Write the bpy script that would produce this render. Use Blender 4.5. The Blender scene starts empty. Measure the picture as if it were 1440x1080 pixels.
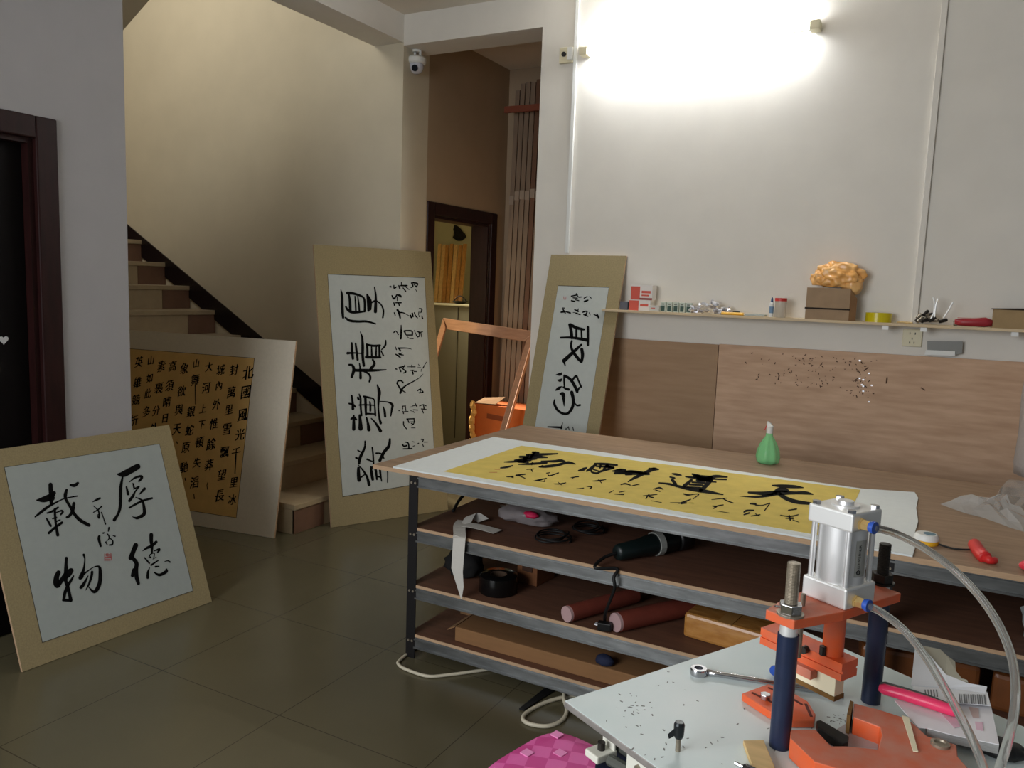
import bpy, bmesh, math, random
from mathutils import Vector, Matrix
random.seed(7)
S = bpy.context.scene
COL = S.collection
# ------------------------------------------------------------------ camera
F = 1128.014; YAW, PIT, ROL, CH = 0.49414288, 0.1214218, -0.03632172, 1.55
fw = Vector((-math.sin(YAW)*math.cos(PIT), math.cos(YAW)*math.cos(PIT), -math.sin(PIT)))
r0 = Vector((math.cos(YAW), math.sin(YAW), 0)); d0 = fw.cross(r0)
RT = math.cos(ROL)*r0 + math.sin(ROL)*d0
DN = -math.sin(ROL)*r0 + math.cos(ROL)*d0
CAMP = Vector((0, 0, CH))
cd = bpy.data.cameras.new('camera'); cam = bpy.data.objects.new('camera', cd); COL.objects.link(cam)
cd.sensor_width = 36; cd.lens = 36*F/1440; cd.clip_start = .02
cam.matrix_world = Matrix.Translation(CAMP) @ Matrix((RT, -DN, -fw)).transposed().to_4x4()
S.camera = cam
# ------------------------------------------------------------------ light, exposure
S.view_settings.view_transform = 'Standard'; S.view_settings.look = 'None'
S.view_settings.gamma = 1; S.view_settings.use_curve_mapping = False
S.view_settings.exposure = 0.0
W = bpy.data.worlds.new('world'); S.world = W; W.use_nodes = True
W.node_tree.nodes['Background'].inputs[0].default_value = (.80, .90, 1, 1)
W.node_tree.nodes['Background'].inputs[1].default_value = .15
def area(name, loc, target, sx, sy, power, col, spread=180):
    l = bpy.data.lights.new(name, 'AREA'); l.shape = 'RECTANGLE'; l.size = sx; l.size_y = sy; l.energy = power; l.color = col
    l.spread = math.radians(spread)
    o = bpy.data.objects.new(name, l); COL.objects.link(o); o.location = loc
    o.rotation_euler = (Vector(target)-Vector(loc)).to_track_quat('-Z', 'Y').to_euler(); return o
area('shopfront_daylight', (-2.0, -1.9, 1.95), (1.0, 2.1, .9), 2.4, 2.0, 135, (.94, .97, 1))
area('stair_window_daylight', (-5.1, 2.55, 4.5), (-4.3, 4.5, 2.6), 1.3, 1.0, 40, (1, .95, .84))
area('back_room_daylight', (-5.0, 6.0, 2.4), (-2.95, 5.3, 1.0), .4, .4, 42, (1, .90, .70), 75)
# ------------------------------------------------------------------ placing helpers
def ray(x, y): return RT*(x-720) + DN*(y-540) + fw*F
def at(x, y, ax, val):                       # photograph pixel -> point of the plane axis=val
    v = ray(x, y); return CAMP + v*((val-CAMP[ax])/v[ax])
def atd(x, y, d): return CAMP + ray(x, y)*(d/F)
def atp(x, y, p0, n):
    v = ray(x, y); return CAMP + v*((p0-CAMP).dot(n)/v.dot(n))
def lin(c):
    c = c/255; return c/12.92 if c <= .04045 else ((c+.055)/1.055)**2.4
MATS = {}
def mat(name, rgb, rough=.6, metal=0, var=0, scale=20, stretch=(1, 1, 1), bump=0, rgb2=None, trans=0, ior=1.45, alpha=1, detail=5, coords='Object', emit=None, es=0, spec=.5):
    if name in MATS: return MATS[name]
    m = bpy.data.materials.new(name); m.use_nodes = True; MATS[name] = m
    nt = m.node_tree; b = nt.nodes['Principled BSDF']
    c = [lin(v) for v in rgb]
    b.inputs['Base Color'].default_value = (*c, 1); b.inputs['Roughness'].default_value = rough; b.inputs['Metallic'].default_value = metal
    b.inputs['Specular IOR Level'].default_value = spec
    b.inputs['Transmission Weight'].default_value = trans; b.inputs['IOR'].default_value = ior; b.inputs['Alpha'].default_value = alpha
    if emit: b.inputs['Emission Color'].default_value = (*[lin(v) for v in emit], 1); b.inputs['Emission Strength'].default_value = es
    if var or rgb2 or bump:
        tc = nt.nodes.new('ShaderNodeTexCoord'); mp = nt.nodes.new('ShaderNodeMapping'); no = nt.nodes.new('ShaderNodeTexNoise')
        mp.inputs['Scale'].default_value = stretch; no.inputs['Scale'].default_value = scale; no.inputs['Detail'].default_value = detail
        nt.links.new(tc.outputs[coords], mp.inputs[0]); nt.links.new(mp.outputs[0], no.inputs['Vector'])
        if var or rgb2:
            cr = nt.nodes.new('ShaderNodeValToRGB'); cr.color_ramp.elements[0].position = .3; cr.color_ramp.elements[1].position = .7
            c2 = [lin(v) for v in rgb2] if rgb2 else [min(1, v*(1+var)) for v in c]
            c1 = c if rgb2 else [v*(1-var) for v in c]
            cr.color_ramp.elements[0].color = (*c1, 1); cr.color_ramp.elements[1].color = (*c2, 1)
            nt.links.new(no.outputs['Fac'], cr.inputs[0]); nt.links.new(cr.outputs[0], b.inputs['Base Color'])
        if bump:
            bp = nt.nodes.new('ShaderNodeBump'); bp.inputs['Strength'].default_value = bump; bp.inputs['Distance'].default_value = .01
            nt.links.new(no.outputs['Fac'], bp.inputs['Height']); nt.links.new(bp.outputs[0], b.inputs['Normal'])
    return m
ORG = {}
def dusty(o):                                 # paint shows on the edges, dust lies on the top faces
    o.data.materials.append(M['orange'])
    for p in o.data.polygons:
        if abs(p.normal.z) < .5: p.material_index = 1
    return o
class MB:                                     # collects shapes in world space, links them as ONE mesh
    def __init__(s): s.bm = bmesh.new()
    def face(s, pts):
        try: return s.bm.faces.new([s.bm.verts.new(p) for p in pts])
        except ValueError: pass
    def hull8(s, b, t):                       # bottom loop, top loop -> closed prism
        n = len(b); vb = [s.bm.verts.new(p) for p in b]; vt = [s.bm.verts.new(p) for p in t]
        s.bm.faces.new(vb[::-1]); s.bm.faces.new(vt)
        for i in range(n): s.bm.faces.new((vb[i], vb[(i+1) % n], vt[(i+1) % n], vt[i]))
        return s
    def box(s, c, d, R=None):
        x, y, z = [v/2 for v in d]; c = Vector(c)
        f = (lambda p: c + (R @ Vector(p) if R else Vector(p)))
        return s.hull8([f(p) for p in ((-x, -y, -z), (x, -y, -z), (x, y, -z), (-x, y, -z))], [f(p) for p in ((-x, -y, z), (x, -y, z), (x, y, z), (-x, y, z))])
    def mm(s, a, b): return s.box([(p+q)/2 for p, q in zip(a, b)], [abs(q-p) for p, q in zip(a, b)])
    def prism(s, pts, v):
        v = Vector(v); pts = [Vector(p) for p in pts]; return s.hull8(pts, [p+v for p in pts])
    def tube(s, pts, r, n=10, cap=True):
        pts = [Vector(p) for p in pts]; rs = r if isinstance(r, (list, tuple)) else [r]*len(pts)
        prev = None; rings = []
        for i, p in enumerate(pts):
            t = (pts[min(i+1, len(pts)-1)]-pts[max(i-1, 0)]).normalized()
            if prev is None: a = t.orthogonal().normalized()
            else:
                a = prev - t*prev.dot(t); a = a.normalized() if a.length > 1e-6 else t.orthogonal().normalized()
            prev = a; b = t.cross(a)
            rings.append([s.bm.verts.new(p + (a*math.cos(2*math.pi*k/n)+b*math.sin(2*math.pi*k/n))*rs[i]) for k in range(n)])
        for A, B in zip(rings, rings[1:]):
            for k in range(n): s.bm.faces.new((A[k], A[(k+1) % n], B[(k+1) % n], B[k]))
        if cap: s.bm.faces.new(rings[0][::-1]); s.bm.faces.new(rings[-1])
        return s
    def cyl(s, a, b, r, n=20, r2=None): return s.tube([a, b], [r, r if r2 is None else r2], n)
    def lathe(s, c, prof, n=28, axis=(0, 0, 1), wob=None):
        ax = Vector(axis).normalized(); a = ax.orthogonal().normalized(); b = ax.cross(a); c = Vector(c); rings = []
        for r, h in prof:
            rings.append([s.bm.verts.new(c+ax*h+(a*math.cos(2*math.pi*k/n)+b*math.sin(2*math.pi*k/n))*(r*(wob(k, h) if wob else 1))) for k in range(n)])
        for A, B in zip(rings, rings[1:]):
            for k in range(n): s.bm.faces.new((A[k], A[(k+1) % n], B[(k+1) % n], B[k]))
        s.bm.faces.new(rings[0][::-1]); s.bm.faces.new(rings[-1]); return s
    def blob(s, c, d, seed=0, amp=.15, freq=3, sub=3, flat=True, R=None):
        from mathutils import noise
        t = bmesh.new(); bmesh.ops.create_icosphere(t, subdivisions=sub, radius=1)
        for v in t.verts:
            k = 1+amp*noise.noise(v.co*freq+Vector((seed*7.3, seed, 0)))*2
            p = Vector((v.co.x*d[0]/2*k, v.co.y*d[1]/2*k, v.co.z*d[2]/2*k))
            if flat: p.z = max(p.z, -d[2]*.36)
            if R: p = R @ p
            v.co = Vector(c)+p
        me = bpy.data.meshes.new('t'); t.to_mesh(me); s.bm.from_mesh(me); bpy.data.meshes.remove(me); t.free(); return s
    def build(s, name, m, parent=None, bevel=0, smooth=False, origin=None, seg=2):
        bmesh.ops.remove_doubles(s.bm, verts=s.bm.verts, dist=1e-6)
        bmesh.ops.recalc_face_normals(s.bm, faces=s.bm.faces)
        vs = [v.co.copy() for v in s.bm.verts]
        if parent is not None: o0 = ORG[parent.name]
        else:
            mn = Vector([min(v[i] for v in vs) for i in range(3)]); mx = Vector([max(v[i] for v in vs) for i in range(3)])
            o0 = Vector(origin) if origin else Vector(((mn.x+mx.x)/2, (mn.y+mx.y)/2, mn.z))
        for v in s.bm.verts: v.co -= o0
        me = bpy.data.meshes.new(name); s.bm.to_mesh(me); s.bm.free()
        o = bpy.data.objects.new(name, me); COL.objects.link(o); me.materials.append(m)
        if smooth:
            for p in me.polygons: p.use_smooth = True
            if smooth != 'all':
                md = o.modifiers.new('wn', 'EDGE_SPLIT'); md.split_angle = math.radians(38)
        if bevel:
            md = o.modifiers.new('bv', 'BEVEL'); md.width = bevel; md.segments = seg; md.limit_method = 'ANGLE'
        ORG[o.name] = o0
        if parent is not None: o.parent = parent
        else: o.location = o0
        return o
def tag(o, label=None, cat=None, group=None, kind=None):
    if label: o['label'] = label
    if cat: o['category'] = cat
    if group: o['group'] = group
    if kind: o['kind'] = kind
    return o
def thing(name, label, cat, loc, group=None, kind=None):
    o = bpy.data.objects.new(name, None); COL.objects.link(o); o.location = loc; ORG[o.name] = Vector(loc); o.empty_display_size = .05
    return tag(o, label, cat, group, kind)
def st(o): o['kind'] = 'structure'; return o
def smooth_path(P, k=8):
    P = [Vector(p) for p in P]; out = []
    for i in range(len(P)-1):
        p0, p1, p2, p3 = P[max(i-1, 0)], P[i], P[i+1], P[min(i+2, len(P)-1)]
        for j in range(k):
            t = j/k; out.append(.5*((2*p1)+(p2-p0)*t+(2*p0-5*p1+4*p2-p3)*t*t+(3*p1-p0-3*p2+p3)*t**3))
    return out+[P[-1]]
# ------------------------------------------------------------------ materials
M = {}
M['wall'] = mat('white_wall_paint', (222, 217, 208), .85, var=.025, scale=6, bump=.06)
M['cream'] = mat('cream_stairwell_paint', (204, 194, 172), .85, var=.03, scale=5, bump=.06)
M['ceil'] = mat('ceiling_paint', (214, 205, 190), .9, var=.02, scale=5)
M['darkwood'] = mat('dark_red_brown_wood', (38, 15, 14), .45, spec=.3, var=.25, scale=8, stretch=(6, 6, 1))
M['doordark'] = mat('black_brown_door', (10, 6, 6), .6, spec=.15)
M['step_tile'] = mat('step_tile_buff', (168, 150, 120), .45, var=.06, scale=12)
M['step_red'] = mat('step_tile_red_brown', (116, 86, 68), .45, var=.08, scale=12)
M['skirt'] = mat('black_skirting_tile', (26, 18, 20), .25)
M['steel'] = mat('galvanised_steel', (132, 134, 134), .38, .85, var=.25, scale=9, stretch=(1, 4, 4))
M['blacksteel'] = mat('black_angle_iron', (30, 28, 29), .5, .4)
M['ply_top'] = mat('worktop_plywood', (134, 109, 86), .55, scale=5, stretch=(1.2, 9, 9), rgb2=(158, 131, 105), detail=8)
M['ply_edge'] = mat('plywood_edge', (186, 154, 122), .7, var=.1, scale=30, stretch=(1, 1, 10))
M['shelf_ply'] = mat('shelf_plywood_red_brown', (92, 62, 48), .6, scale=5, stretch=(1.2, 9, 9), rgb2=(112, 76, 58), detail=8)
M['kraft'] = mat('tan_backing_cloth', (146, 131, 96), .9, var=.10, scale=160, bump=.05)
M['cream_mat'] = mat('cream_mat_board', (214, 204, 186), .85, var=.03, scale=60)
M['xuan'] = mat('white_rice_paper', (176, 180, 175), .9, var=.025, scale=30)
M['orange_paper'] = mat('gold_orange_paper', (214, 174, 108), .85, var=.06, scale=14)
M['yellow_paper'] = mat('yellow_rice_paper', (216, 192, 98), .85, var=.06, scale=18)
M['white_mat'] = mat('white_foam_board', (226, 231, 230), .8, var=.02, scale=40)
M['ink'] = mat('black_ink', (8, 8, 8), .8, spec=.12)
M['seal'] = mat('red_seal_ink', (170, 88, 88), .8)
M['line'] = mat('dark_hairline_border', (56, 50, 36), .8)
M['white_plastic'] = mat('white_plastic', (226, 226, 222), .4)
M['ivory'] = mat('ivory_plastic', (216, 208, 178), .45)
M['black'] = mat('black_plastic', (18, 18, 19), .4)
M['rubber'] = mat('black_rubber', (15, 15, 16), .6)
M['card'] = mat('brown_cardboard', (142, 106, 72), .85, var=.08, scale=18)
M['orange_card'] = mat('orange_carton', (206, 104, 44), .8, var=.08, scale=10)
M['orange'] = mat('orange_enamel', (226, 92, 40), .5, scale=30, rgb2=(206, 104, 70), var=.1, detail=6)
M['orange_dust'] = mat('dusty_orange_enamel', (206, 100, 66), .7, scale=26, rgb2=(196, 132, 112), detail=7)
M['navy'] = mat('navy_column_sleeve', (30, 40, 66), .35, var=.1, scale=40)
M['alu'] = mat('brushed_aluminium', (232, 232, 230), .4, .5)
M['alu_shiny'] = mat('polished_aluminium', (240, 240, 240), .34, .7)
M['chrome'] = mat('chrome_steel', (190, 190, 194), .15, 1)
M['iron'] = mat('dull_threaded_iron', (150, 140, 124), .45, .6, var=.2, scale=90)
M['iron_dark'] = mat('dark_bolt_iron', (56, 52, 48), .5, .6, var=.2, scale=90)
M['brass'] = mat('brass', (240, 206, 140), .3, .75)
M['blue'] = mat('blue_plastic_collar', (44, 84, 176), .35)
M['tube'] = mat('clear_air_hose', (214, 214, 208), .12, trans=.85, ior=1.25)
M['plate'] = mat('pale_blue_grey_paint', (204, 220, 220), .4, scale=7, rgb2=(216, 226, 226), detail=9)
M['pink'] = mat('hot_pink_plastic', (232, 58, 104), .3)
M['red'] = mat('bright_red_plastic', (206, 40, 40), .4)
M['pinewood'] = mat('raw_pine', (206, 176, 124), .7, var=.1, scale=12, stretch=(1, 8, 8))
M['palepad'] = mat('cream_nylon', (236, 228, 196), .5)
M['cork'] = mat('brown_felt', (120, 88, 44), .9, var=.2, scale=90)
M['cable'] = mat('white_cable', (206, 198, 176), .5)
M['silver'] = mat('silver_foil', (226, 226, 232), .3, .9)
M['moulding'] = mat('copper_wood_moulding', (214, 166, 136), .2, .45, var=.12, scale=10, stretch=(1, 6, 6))
M['wrap'] = mat('plastic_wrapped_moulding', (138, 118, 100), .35, var=.15, scale=7, stretch=(5, 5, .6))
M['clear'] = mat('clear_plastic_film', (235, 238, 238), .16, trans=.7, ior=1.12, alpha=.45)
M['greyfilm'] = mat('cloudy_bubble_film', (196, 190, 186), .4, alpha=.6, bump=.5, scale=70)
# ------------------------------------------------------------------ the room
YW, XL, ZC = 4.5, -3.33, 3.30
fl = MB().mm((-7.2, -3.2, -.1), (3.2, 7.6, 0)).build('floor', mat('polished_floor_tile', (92, 86, 66), .24, var=.05, scale=3), origin=(0, 0, 0)); st(fl)
nt = MATS['polished_floor_tile'].node_tree; b = nt.nodes['Principled BSDF']      # thin dark joints of 0.62 m tiles
tc = nt.nodes.new('ShaderNodeTexCoord'); mp = nt.nodes.new('ShaderNodeMapping'); br = nt.nodes.new('ShaderNodeTexBrick')
mp.inputs['Location'].default_value = (1.972, -2.62, 0)
br.offset = 0; br.inputs['Scale'].default_value = 1; br.inputs['Mortar Size'].default_value = .0022; br.inputs['Brick Width'].default_value = .62; br.inputs['Row Height'].default_value = .62; br.inputs['Mortar Smooth'].default_value = .3
nt.links.new(tc.outputs['Object'], mp.inputs[0]); nt.links.new(mp.outputs[0], br.inputs['Vector'])
mx = nt.nodes.new('ShaderNodeMix'); mx.data_type = 'RGBA'; old = b.inputs['Base Color'].links[0].from_socket
nt.links.new(old, mx.inputs[6]); mx.inputs[7].default_value = (*[lin(v) for v in (64, 58, 44)], 1)
nt.links.new(br.outputs['Fac'], mx.inputs[0]); nt.links.new(mx.outputs[2], b.inputs['Base Color'])
# main ceiling stops at the beam, the corridor has its own
st(MB().mm((XL, -3.2, ZC), (3.2, YW+.25, ZC+.12)).build('ceiling', M['ceil']))
st(MB().mm((XL-.2, YW+.25, ZC), (-2.0, 6.2, ZC+.12)).build('corridor_ceiling', M['ceil']))
# wall A, the pillar at its left end is flush with it
PX = at(755, 250, 1, YW).x
st(MB().mm((PX, YW, 0), (3.2, YW+.25, ZC)).build('wall_right', M['wall']))
st(MB().mm((XL, YW, at(666, 51, 1, YW).z), (PX, YW+.25, ZC)).build('doorway_lintel', M['wall']))
# left wall with a door in it, then the open stairwell under the beam
D1a, D1b, D1z = .95, at(82, 300, 0, XL).y, at(40, 161, 0, XL).z
w = MB(); w.mm((XL-.24, -3.2, 0), (XL, D1a, ZC)); w.mm((XL-.24, D1b, 0), (XL, at(178.5, 300, 0, XL).y, ZC)); w.mm((XL-.24, D1a, D1z), (XL, D1b, ZC))
st(w.build('wall_left', mat('dimmed_wall_paint', (170, 168, 169), .85, var=.025, scale=6, bump=.06)))  # white wall paint greyed, the wall's dimmer light is put into its colour
st(MB().mm((XL-.24, at(178.5, 300, 0, XL).y, at(520, 37, 0, XL).z), (XL, YW, ZC)).build('ceiling_beam', M['wall']))
# stairwell
st(MB().mm((-7.2, YW, 0), (XL-.24, YW+.2, 6)).build('wall_stairwell', M['cream']))
st(MB().mm((XL-.24, YW, 0), (XL, YW+.3, 6)).build('wall_corner', M['cream']))
st(MB().mm((-7.2, 1.9, 0), (-7.0, YW, 6)).build('wall_landing', M['cream']))
st(MB().mm((-7.2, 1.9, 0), (XL-.24, 2.1, 6)).build('wall_stairwell_near', M['cream']))
p = [at(178, 37, 1, 3.5), at(210, 0, 1, 3.5)]; dv = (p[1]-p[0]).normalized(); a0 = p[0]-dv*2.2; a1 = p[0]+dv*1.3
st(MB().prism([Vector((a0.x, 2.12, a0.z)), Vector((a1.x, 2.12, a1.z)), Vector((a1.x, 3.5, a1.z)), Vector((a0.x, 3.5, a0.z))], (0, 0, .16)).build('stair_upper_flight', M['cream']))
# corridor behind the opening: left wall with a doorway, end wall, right wall
D2a, D2b, D2z = 4.90, 5.72, 2.04
w = MB(); w.mm((XL-.15, YW+.3, 0), (XL, D2a, ZC)); w.mm((XL-.15, D2b, 0), (XL, 6.2, ZC)); w.mm((XL-.15, D2a, D2z), (XL, D2b, ZC))
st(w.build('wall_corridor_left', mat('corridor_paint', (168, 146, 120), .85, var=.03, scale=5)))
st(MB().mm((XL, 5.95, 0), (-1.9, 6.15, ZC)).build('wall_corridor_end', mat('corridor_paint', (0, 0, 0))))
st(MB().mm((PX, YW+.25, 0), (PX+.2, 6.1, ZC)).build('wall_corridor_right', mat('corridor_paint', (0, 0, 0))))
def door_frame(name, ya, yb, zt, fwid, dep):
    t = thing(name, None, None, (XL, (ya+yb)/2, 0), kind='structure')
    for (y0, y1, z0, z1) in ((ya-fwid, ya, 0, zt+fwid), (yb, yb+fwid, 0, zt+fwid), (ya, yb, zt, zt+fwid)):
        MB().mm((XL-.02, y0, z0), (XL+.012, y1, z1)).build('architrave', M['darkwood'], t, bevel=.006)
    for (y0, y1, z0, z1) in ((ya, ya+.02, 0, zt), (yb-.02, yb, 0, zt), (ya+.02, yb-.02, zt-.02, zt)):
        MB().mm((XL-dep, y0, z0), (XL-.015, y1, z1)).build('jamb_lining', M['darkwood'], t)
    return t
d = door_frame('door_1', D1a+.09, D1b-.09, D1z-.09, .09, .24)
MB().mm((XL-.10, D1a+.11, .01), (XL-.06, D1b-.11, D1z-.11)).build('door_leaf', M['doordark'], d, bevel=.003)
d2 = door_frame('door_2', D2a, D2b, D2z, .09, .17)
# room beyond the corridor doorway
m_r = mat('back_room_paint', (196, 194, 158), .85, var=.03, scale=5)
st(MB().mm((-7.2, 7.3, 0), (XL-.24, 7.5, 3.2)).build('wall_back_room', m_r)); st(MB().mm((-7.2, YW+.2, 3.0), (XL-.24, 7.5, 3.2)).build('ceiling_back_room', m_r))
st(MB().mm((-7.2, YW+.2, 0), (-7.0, 7.5, 3.2)).build('wall_back_room_left', m_r)); st(MB().mm((XL-.24, 6.2, 0), (XL-.04, 7.5, 3.2)).build('wall_back_room_right', m_r))
# stairs: eleven tiled steps along the stairwell wall
stair = thing('staircase', 'tiled staircase rising to the left along the cream stairwell wall', 'staircase', (-3.4, 4.0, 0), kind='structure')
TR, RS = .288, .1815
x0 = at(413, 752, 2, 0).x; y0 = at(413, 752, 2, 0).y
for i in range(12):
    xa = x0-.02-i*TR - (0 if i else -.02); zt = (i+1)*RS
    s = MB().mm((-6.98 if i > 10 else xa-TR-.02, y0, 0), (xa, YW, zt)).build('step', M['step_tile'], stair)
    MB().mm((xa-TR, y0-.003, zt-.03), (xa+.012, YW, zt+.004)).build('tread_tile', M['step_tile'], s, bevel=.003)
    for k, (ya, yb) in enumerate(((y0, y0+.26), (YW-.26, YW-.003))):
        if (k == 0 and i) or (k == 1 and i == 0): continue
        MB().mm((xa-.01, ya, zt-RS+.004), (xa+.004, yb, zt-.031)).build('riser_tile', M['step_red'], s)
sk = [at(180, 317, 1, YW-.012), at(455, 548, 1, YW-.012), at(455, 582, 1, YW-.012), at(180, 345, 1, YW-.012)]
e = (sk[1]-sk[0]).normalized(); e2 = (sk[2]-sk[3]).normalized()
sk[0] -= e*1.2; sk[3] -= e2*1.2; sk[1] += e*.55; sk[2] += e2*.55
st(MB().prism(sk, (0, .011, 0)).build('trim_1', M['skirt']))
nt = M['skirt'].node_tree
# ------------------------------------------------------------------ calligraphy on boards
def parse(s): return [[tuple(float(v) for v in q.split(',')) for q in st_.split()] for st_ in s.split(';') if st_.strip()]
def brush(mb, strokes, ox, oy, sc, p0, n, lift, fat=1.0):
    q = p0 - n*lift
    for stx in strokes:
        P = [Vector((ox+x/sc, oy+y/sc, w/sc*fat)) for x, y, w in stx]
        P = smooth_path(P, 5) if len(P) > 2 else [P[0]+(P[-1]-P[0])*(k/3) for k in range(4)]
        L, Rr = [], []; N = len(P); tg = []
        for i, v in enumerate(P):
            t = P[min(i+1, N-1)]-P[max(i-1, 0)]; t = Vector((t.x, t.y)); tg.append(t.normalized() if t.length > 1e-6 else Vector((1, 0)))
        def pt(x, y): return atp(x, y, q, n)
        ring1, ring2 = [], []
        for v, t in zip(P, tg):
            h = max(v.z, .25)/2; ring1.append((v.x-t.y*h, v.y+t.x*h)); ring2.append((v.x+t.y*h, v.y-t.x*h))
        def cap(v, t, sgn):
            h = max(v.z, .25)/2; a0 = math.atan2(t.x, -t.y); out = []
            for k in range(1, 5):
                a = a0 - sgn*math.pi*k/5; out.append((v.x+math.cos(a)*h, v.y+math.sin(a)*h))
            return out
        vs1 = [mb.bm.verts.new(pt(*c)) for c in ring1]; vs2 = [mb.bm.verts.new(pt(*c)) for c in ring2]
        for i in range(N-1): mb.bm.faces.new((vs1[i], vs1[i+1], vs2[i+1], vs2[i]))
        ce = [mb.bm.verts.new(pt(*c)) for c in cap(P[-1], tg[-1], 1)]
        mb.bm.faces.new([vs1[-1]]+ce+[vs2[-1]])
        cs = [mb.bm.verts.new(pt(*c)) for c in cap(P[0], -tg[0], 1)]
        mb.bm.faces.new([vs2[0]]+cs+[vs1[0]])
def flat_build(mb, name, m, parent, n):
    bm = mb.bm
    vs = [v.co.copy() for v in bm.verts]
    for f in bm.faces: f.normal_update()
    bmesh.ops.recalc_face_normals(bm, faces=bm.faces)
    return mb.build(name, m, parent)
GLY = {}
def glyph_tris(ch):
    if ch not in GLY:
        c = bpy.data.curves.new('g', 'FONT'); c.body = ch; c.size = 1; c.offset = 0; c.resolution_u = 3; c.align_x = 'CENTER'
        o = bpy.data.objects.new('g', c); COL.objects.link(o)
        dg = bpy.context.evaluated_depsgraph_get(); me = bpy.data.meshes.new_from_object(o.evaluated_get(dg))
        V = [v.co.copy() for v in me.vertices]; Fc = [tuple(p.vertices) for p in me.polygons]
        bpy.data.objects.remove(o); bpy.data.curves.remove(c); bpy.data.meshes.remove(me)
        if V:
            mn = Vector([min(v[i] for v in V) for i in range(3)]); mxx = Vector([max(v[i] for v in V) for i in range(3)]); c0 = (mn+mxx)/2
            V = [v-c0 for v in V]
        GLY[ch] = (V, Fc)
    return GLY[ch]
def glyph(mb, ch, c, right, up, size, slant=.0, wx=1):
    from mathutils import noise
    V, Fc = glyph_tris(ch); sd = Vector((c.x*31, c.y*17, c.z*23))
    vs = []
    for v in V:
        x = v.x*wx + .05*noise.noise(v*2.5+sd); y = v.y + .05*noise.noise(v*2.5+sd+Vector((9, 4, 2))) + slant*v.x
        vs.append(mb.bm.verts.new(c+right*(x*size)+up*(y*size)))
    for f in Fc:
        try: mb.bm.faces.new([vs[i] for i in f])
        except ValueError: pass
def bold(mb, ch, c, right, up, size, slant, wx):
    for dx, dy in ((0, 0), (.028, .012), (-.024, -.014)): glyph(mb, ch, c+right*(dx*size)+up*(dy*size), right, up, size, slant, wx)
def board_plane(bl, br, th):
    u = (br-bl).normalized(); n = Vector((u.y, -u.x, 0))
    if n.dot(br-CAMP) < 0: n = -n
    up = Vector((0, 0, 1))*math.cos(th)+n*math.sin(th)
    nn = n*math.cos(th)-Vector((0, 0, 1))*math.sin(th)        # pointing away from the viewer
    return u, up, nn
def panel(label, bl, u, up, nn, w, h, th, backmat, papermat, paper_px, edge=M['ply_edge']):
    t = thing('mounted_calligraphy', label, 'calligraphy panel', bl+u*(w/2), 'mounted calligraphy panels leaning in the room')
    c = [bl, bl+u*w, bl+u*w+up*h, bl+up*h]
    MB().prism([p+nn*.0015 for p in c], nn*th).build('backing_board', edge, t)
    MB().prism([p for p in c], nn*.0014).build('mount', backmat, t)
    q = [atp(x, y, bl-nn*.001, nn) for x, y in paper_px]
    ctr = sum(q, Vector())/4
    MB().prism([ctr+(p-ctr)*1.006-nn*.0002 for p in q], nn*.001).build('border_line', M['line'], t)
    MB().prism([p-nn*.0006 for p in q], nn*.0012).build('paper', papermat, t)
    return t
# --- square panel, front left
T1 = """160,290,20 250,290,90 380,225,95 470,175,90;240,340,30 215,480,48 210,620,50 205,780,48 175,890,42 115,985,50;350,405,15 430,345,32 520,320,40 530,350,45 490,395,30;400,430,20 415,490,30;410,515,20 490,475,25;300,480,25 325,590,45;575,510,45 540,550,35 490,600,10;490,480,25 430,560,25 400,620,45 345,695,42;440,640,12 500,665,25 545,690,30;345,800,28 450,740,35 560,690,35 690,655,32;545,690,30 565,780,45 570,890,55 500,940,50 450,955,40 390,935,10"""
T2 = """335,125,65 340,220,70 360,330,85;125,360,20 230,350,90 330,310,95 390,250,60;340,330,60 350,420,50;100,615,20 180,550,42 300,460,42 430,390,25 550,335,18 740,298,22;580,205,40 560,280,55 570,350,45 640,470,45 690,560,50 780,660,55 920,740,50;690,410,50 670,520,55 630,590,45 585,620,40;640,130,35 700,135,55 750,100,40;285,555,25 360,530,35 450,470,30;400,500,40 405,600,38 420,750,38 445,890,50;420,550,15 500,520,30 520,540,35 490,580,25;275,640,25 310,700,35 340,750,35;370,640,25 430,620,18;430,680,25 480,660,20;310,860,40 400,780,40 510,700,40"""
T3 = """360,160,45 355,260,50 355,400,70 350,500,55 380,600,55 410,720,50 425,800,60;240,380,70 210,450,80 210,540,100 230,580,70 300,480,70 380,400,110 430,350,80;320,790,45 340,680,50 380,580,45 430,500,40 470,430,20;310,800,35 420,800,50;625,110,40 640,180,22 625,320,35 590,430,70 570,460,60;590,430,40 680,360,22 780,295,15 860,295,40 875,400,55 865,540,60 820,640,60 770,670,45 700,600,12;750,370,40 740,440,40 700,560,30 650,650,8;690,430,15 620,560,50 580,605,50"""
T4 = """280,290,75 240,390,70 205,480,75;230,480,60 290,560,65 285,650,65 290,760,65 320,870,50;250,660,50 230,750,55;515,130,60 515,220,55 525,310,45 525,400,30;385,375,10 450,330,40 520,300,45 590,240,45;560,375,15 640,350,40 610,400,20;480,480,18 500,430,18 560,410,18 550,490,15;505,470,25 510,480,20;415,480,22 485,560,28;515,590,30 620,520,20;490,630,12 465,700,35 462,780,45;580,615,30 630,610,20;560,700,18 640,740,45 740,690,50 745,655,30;720,535,12 770,525,20 800,545,25;590,470,12 540,500,10"""
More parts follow.
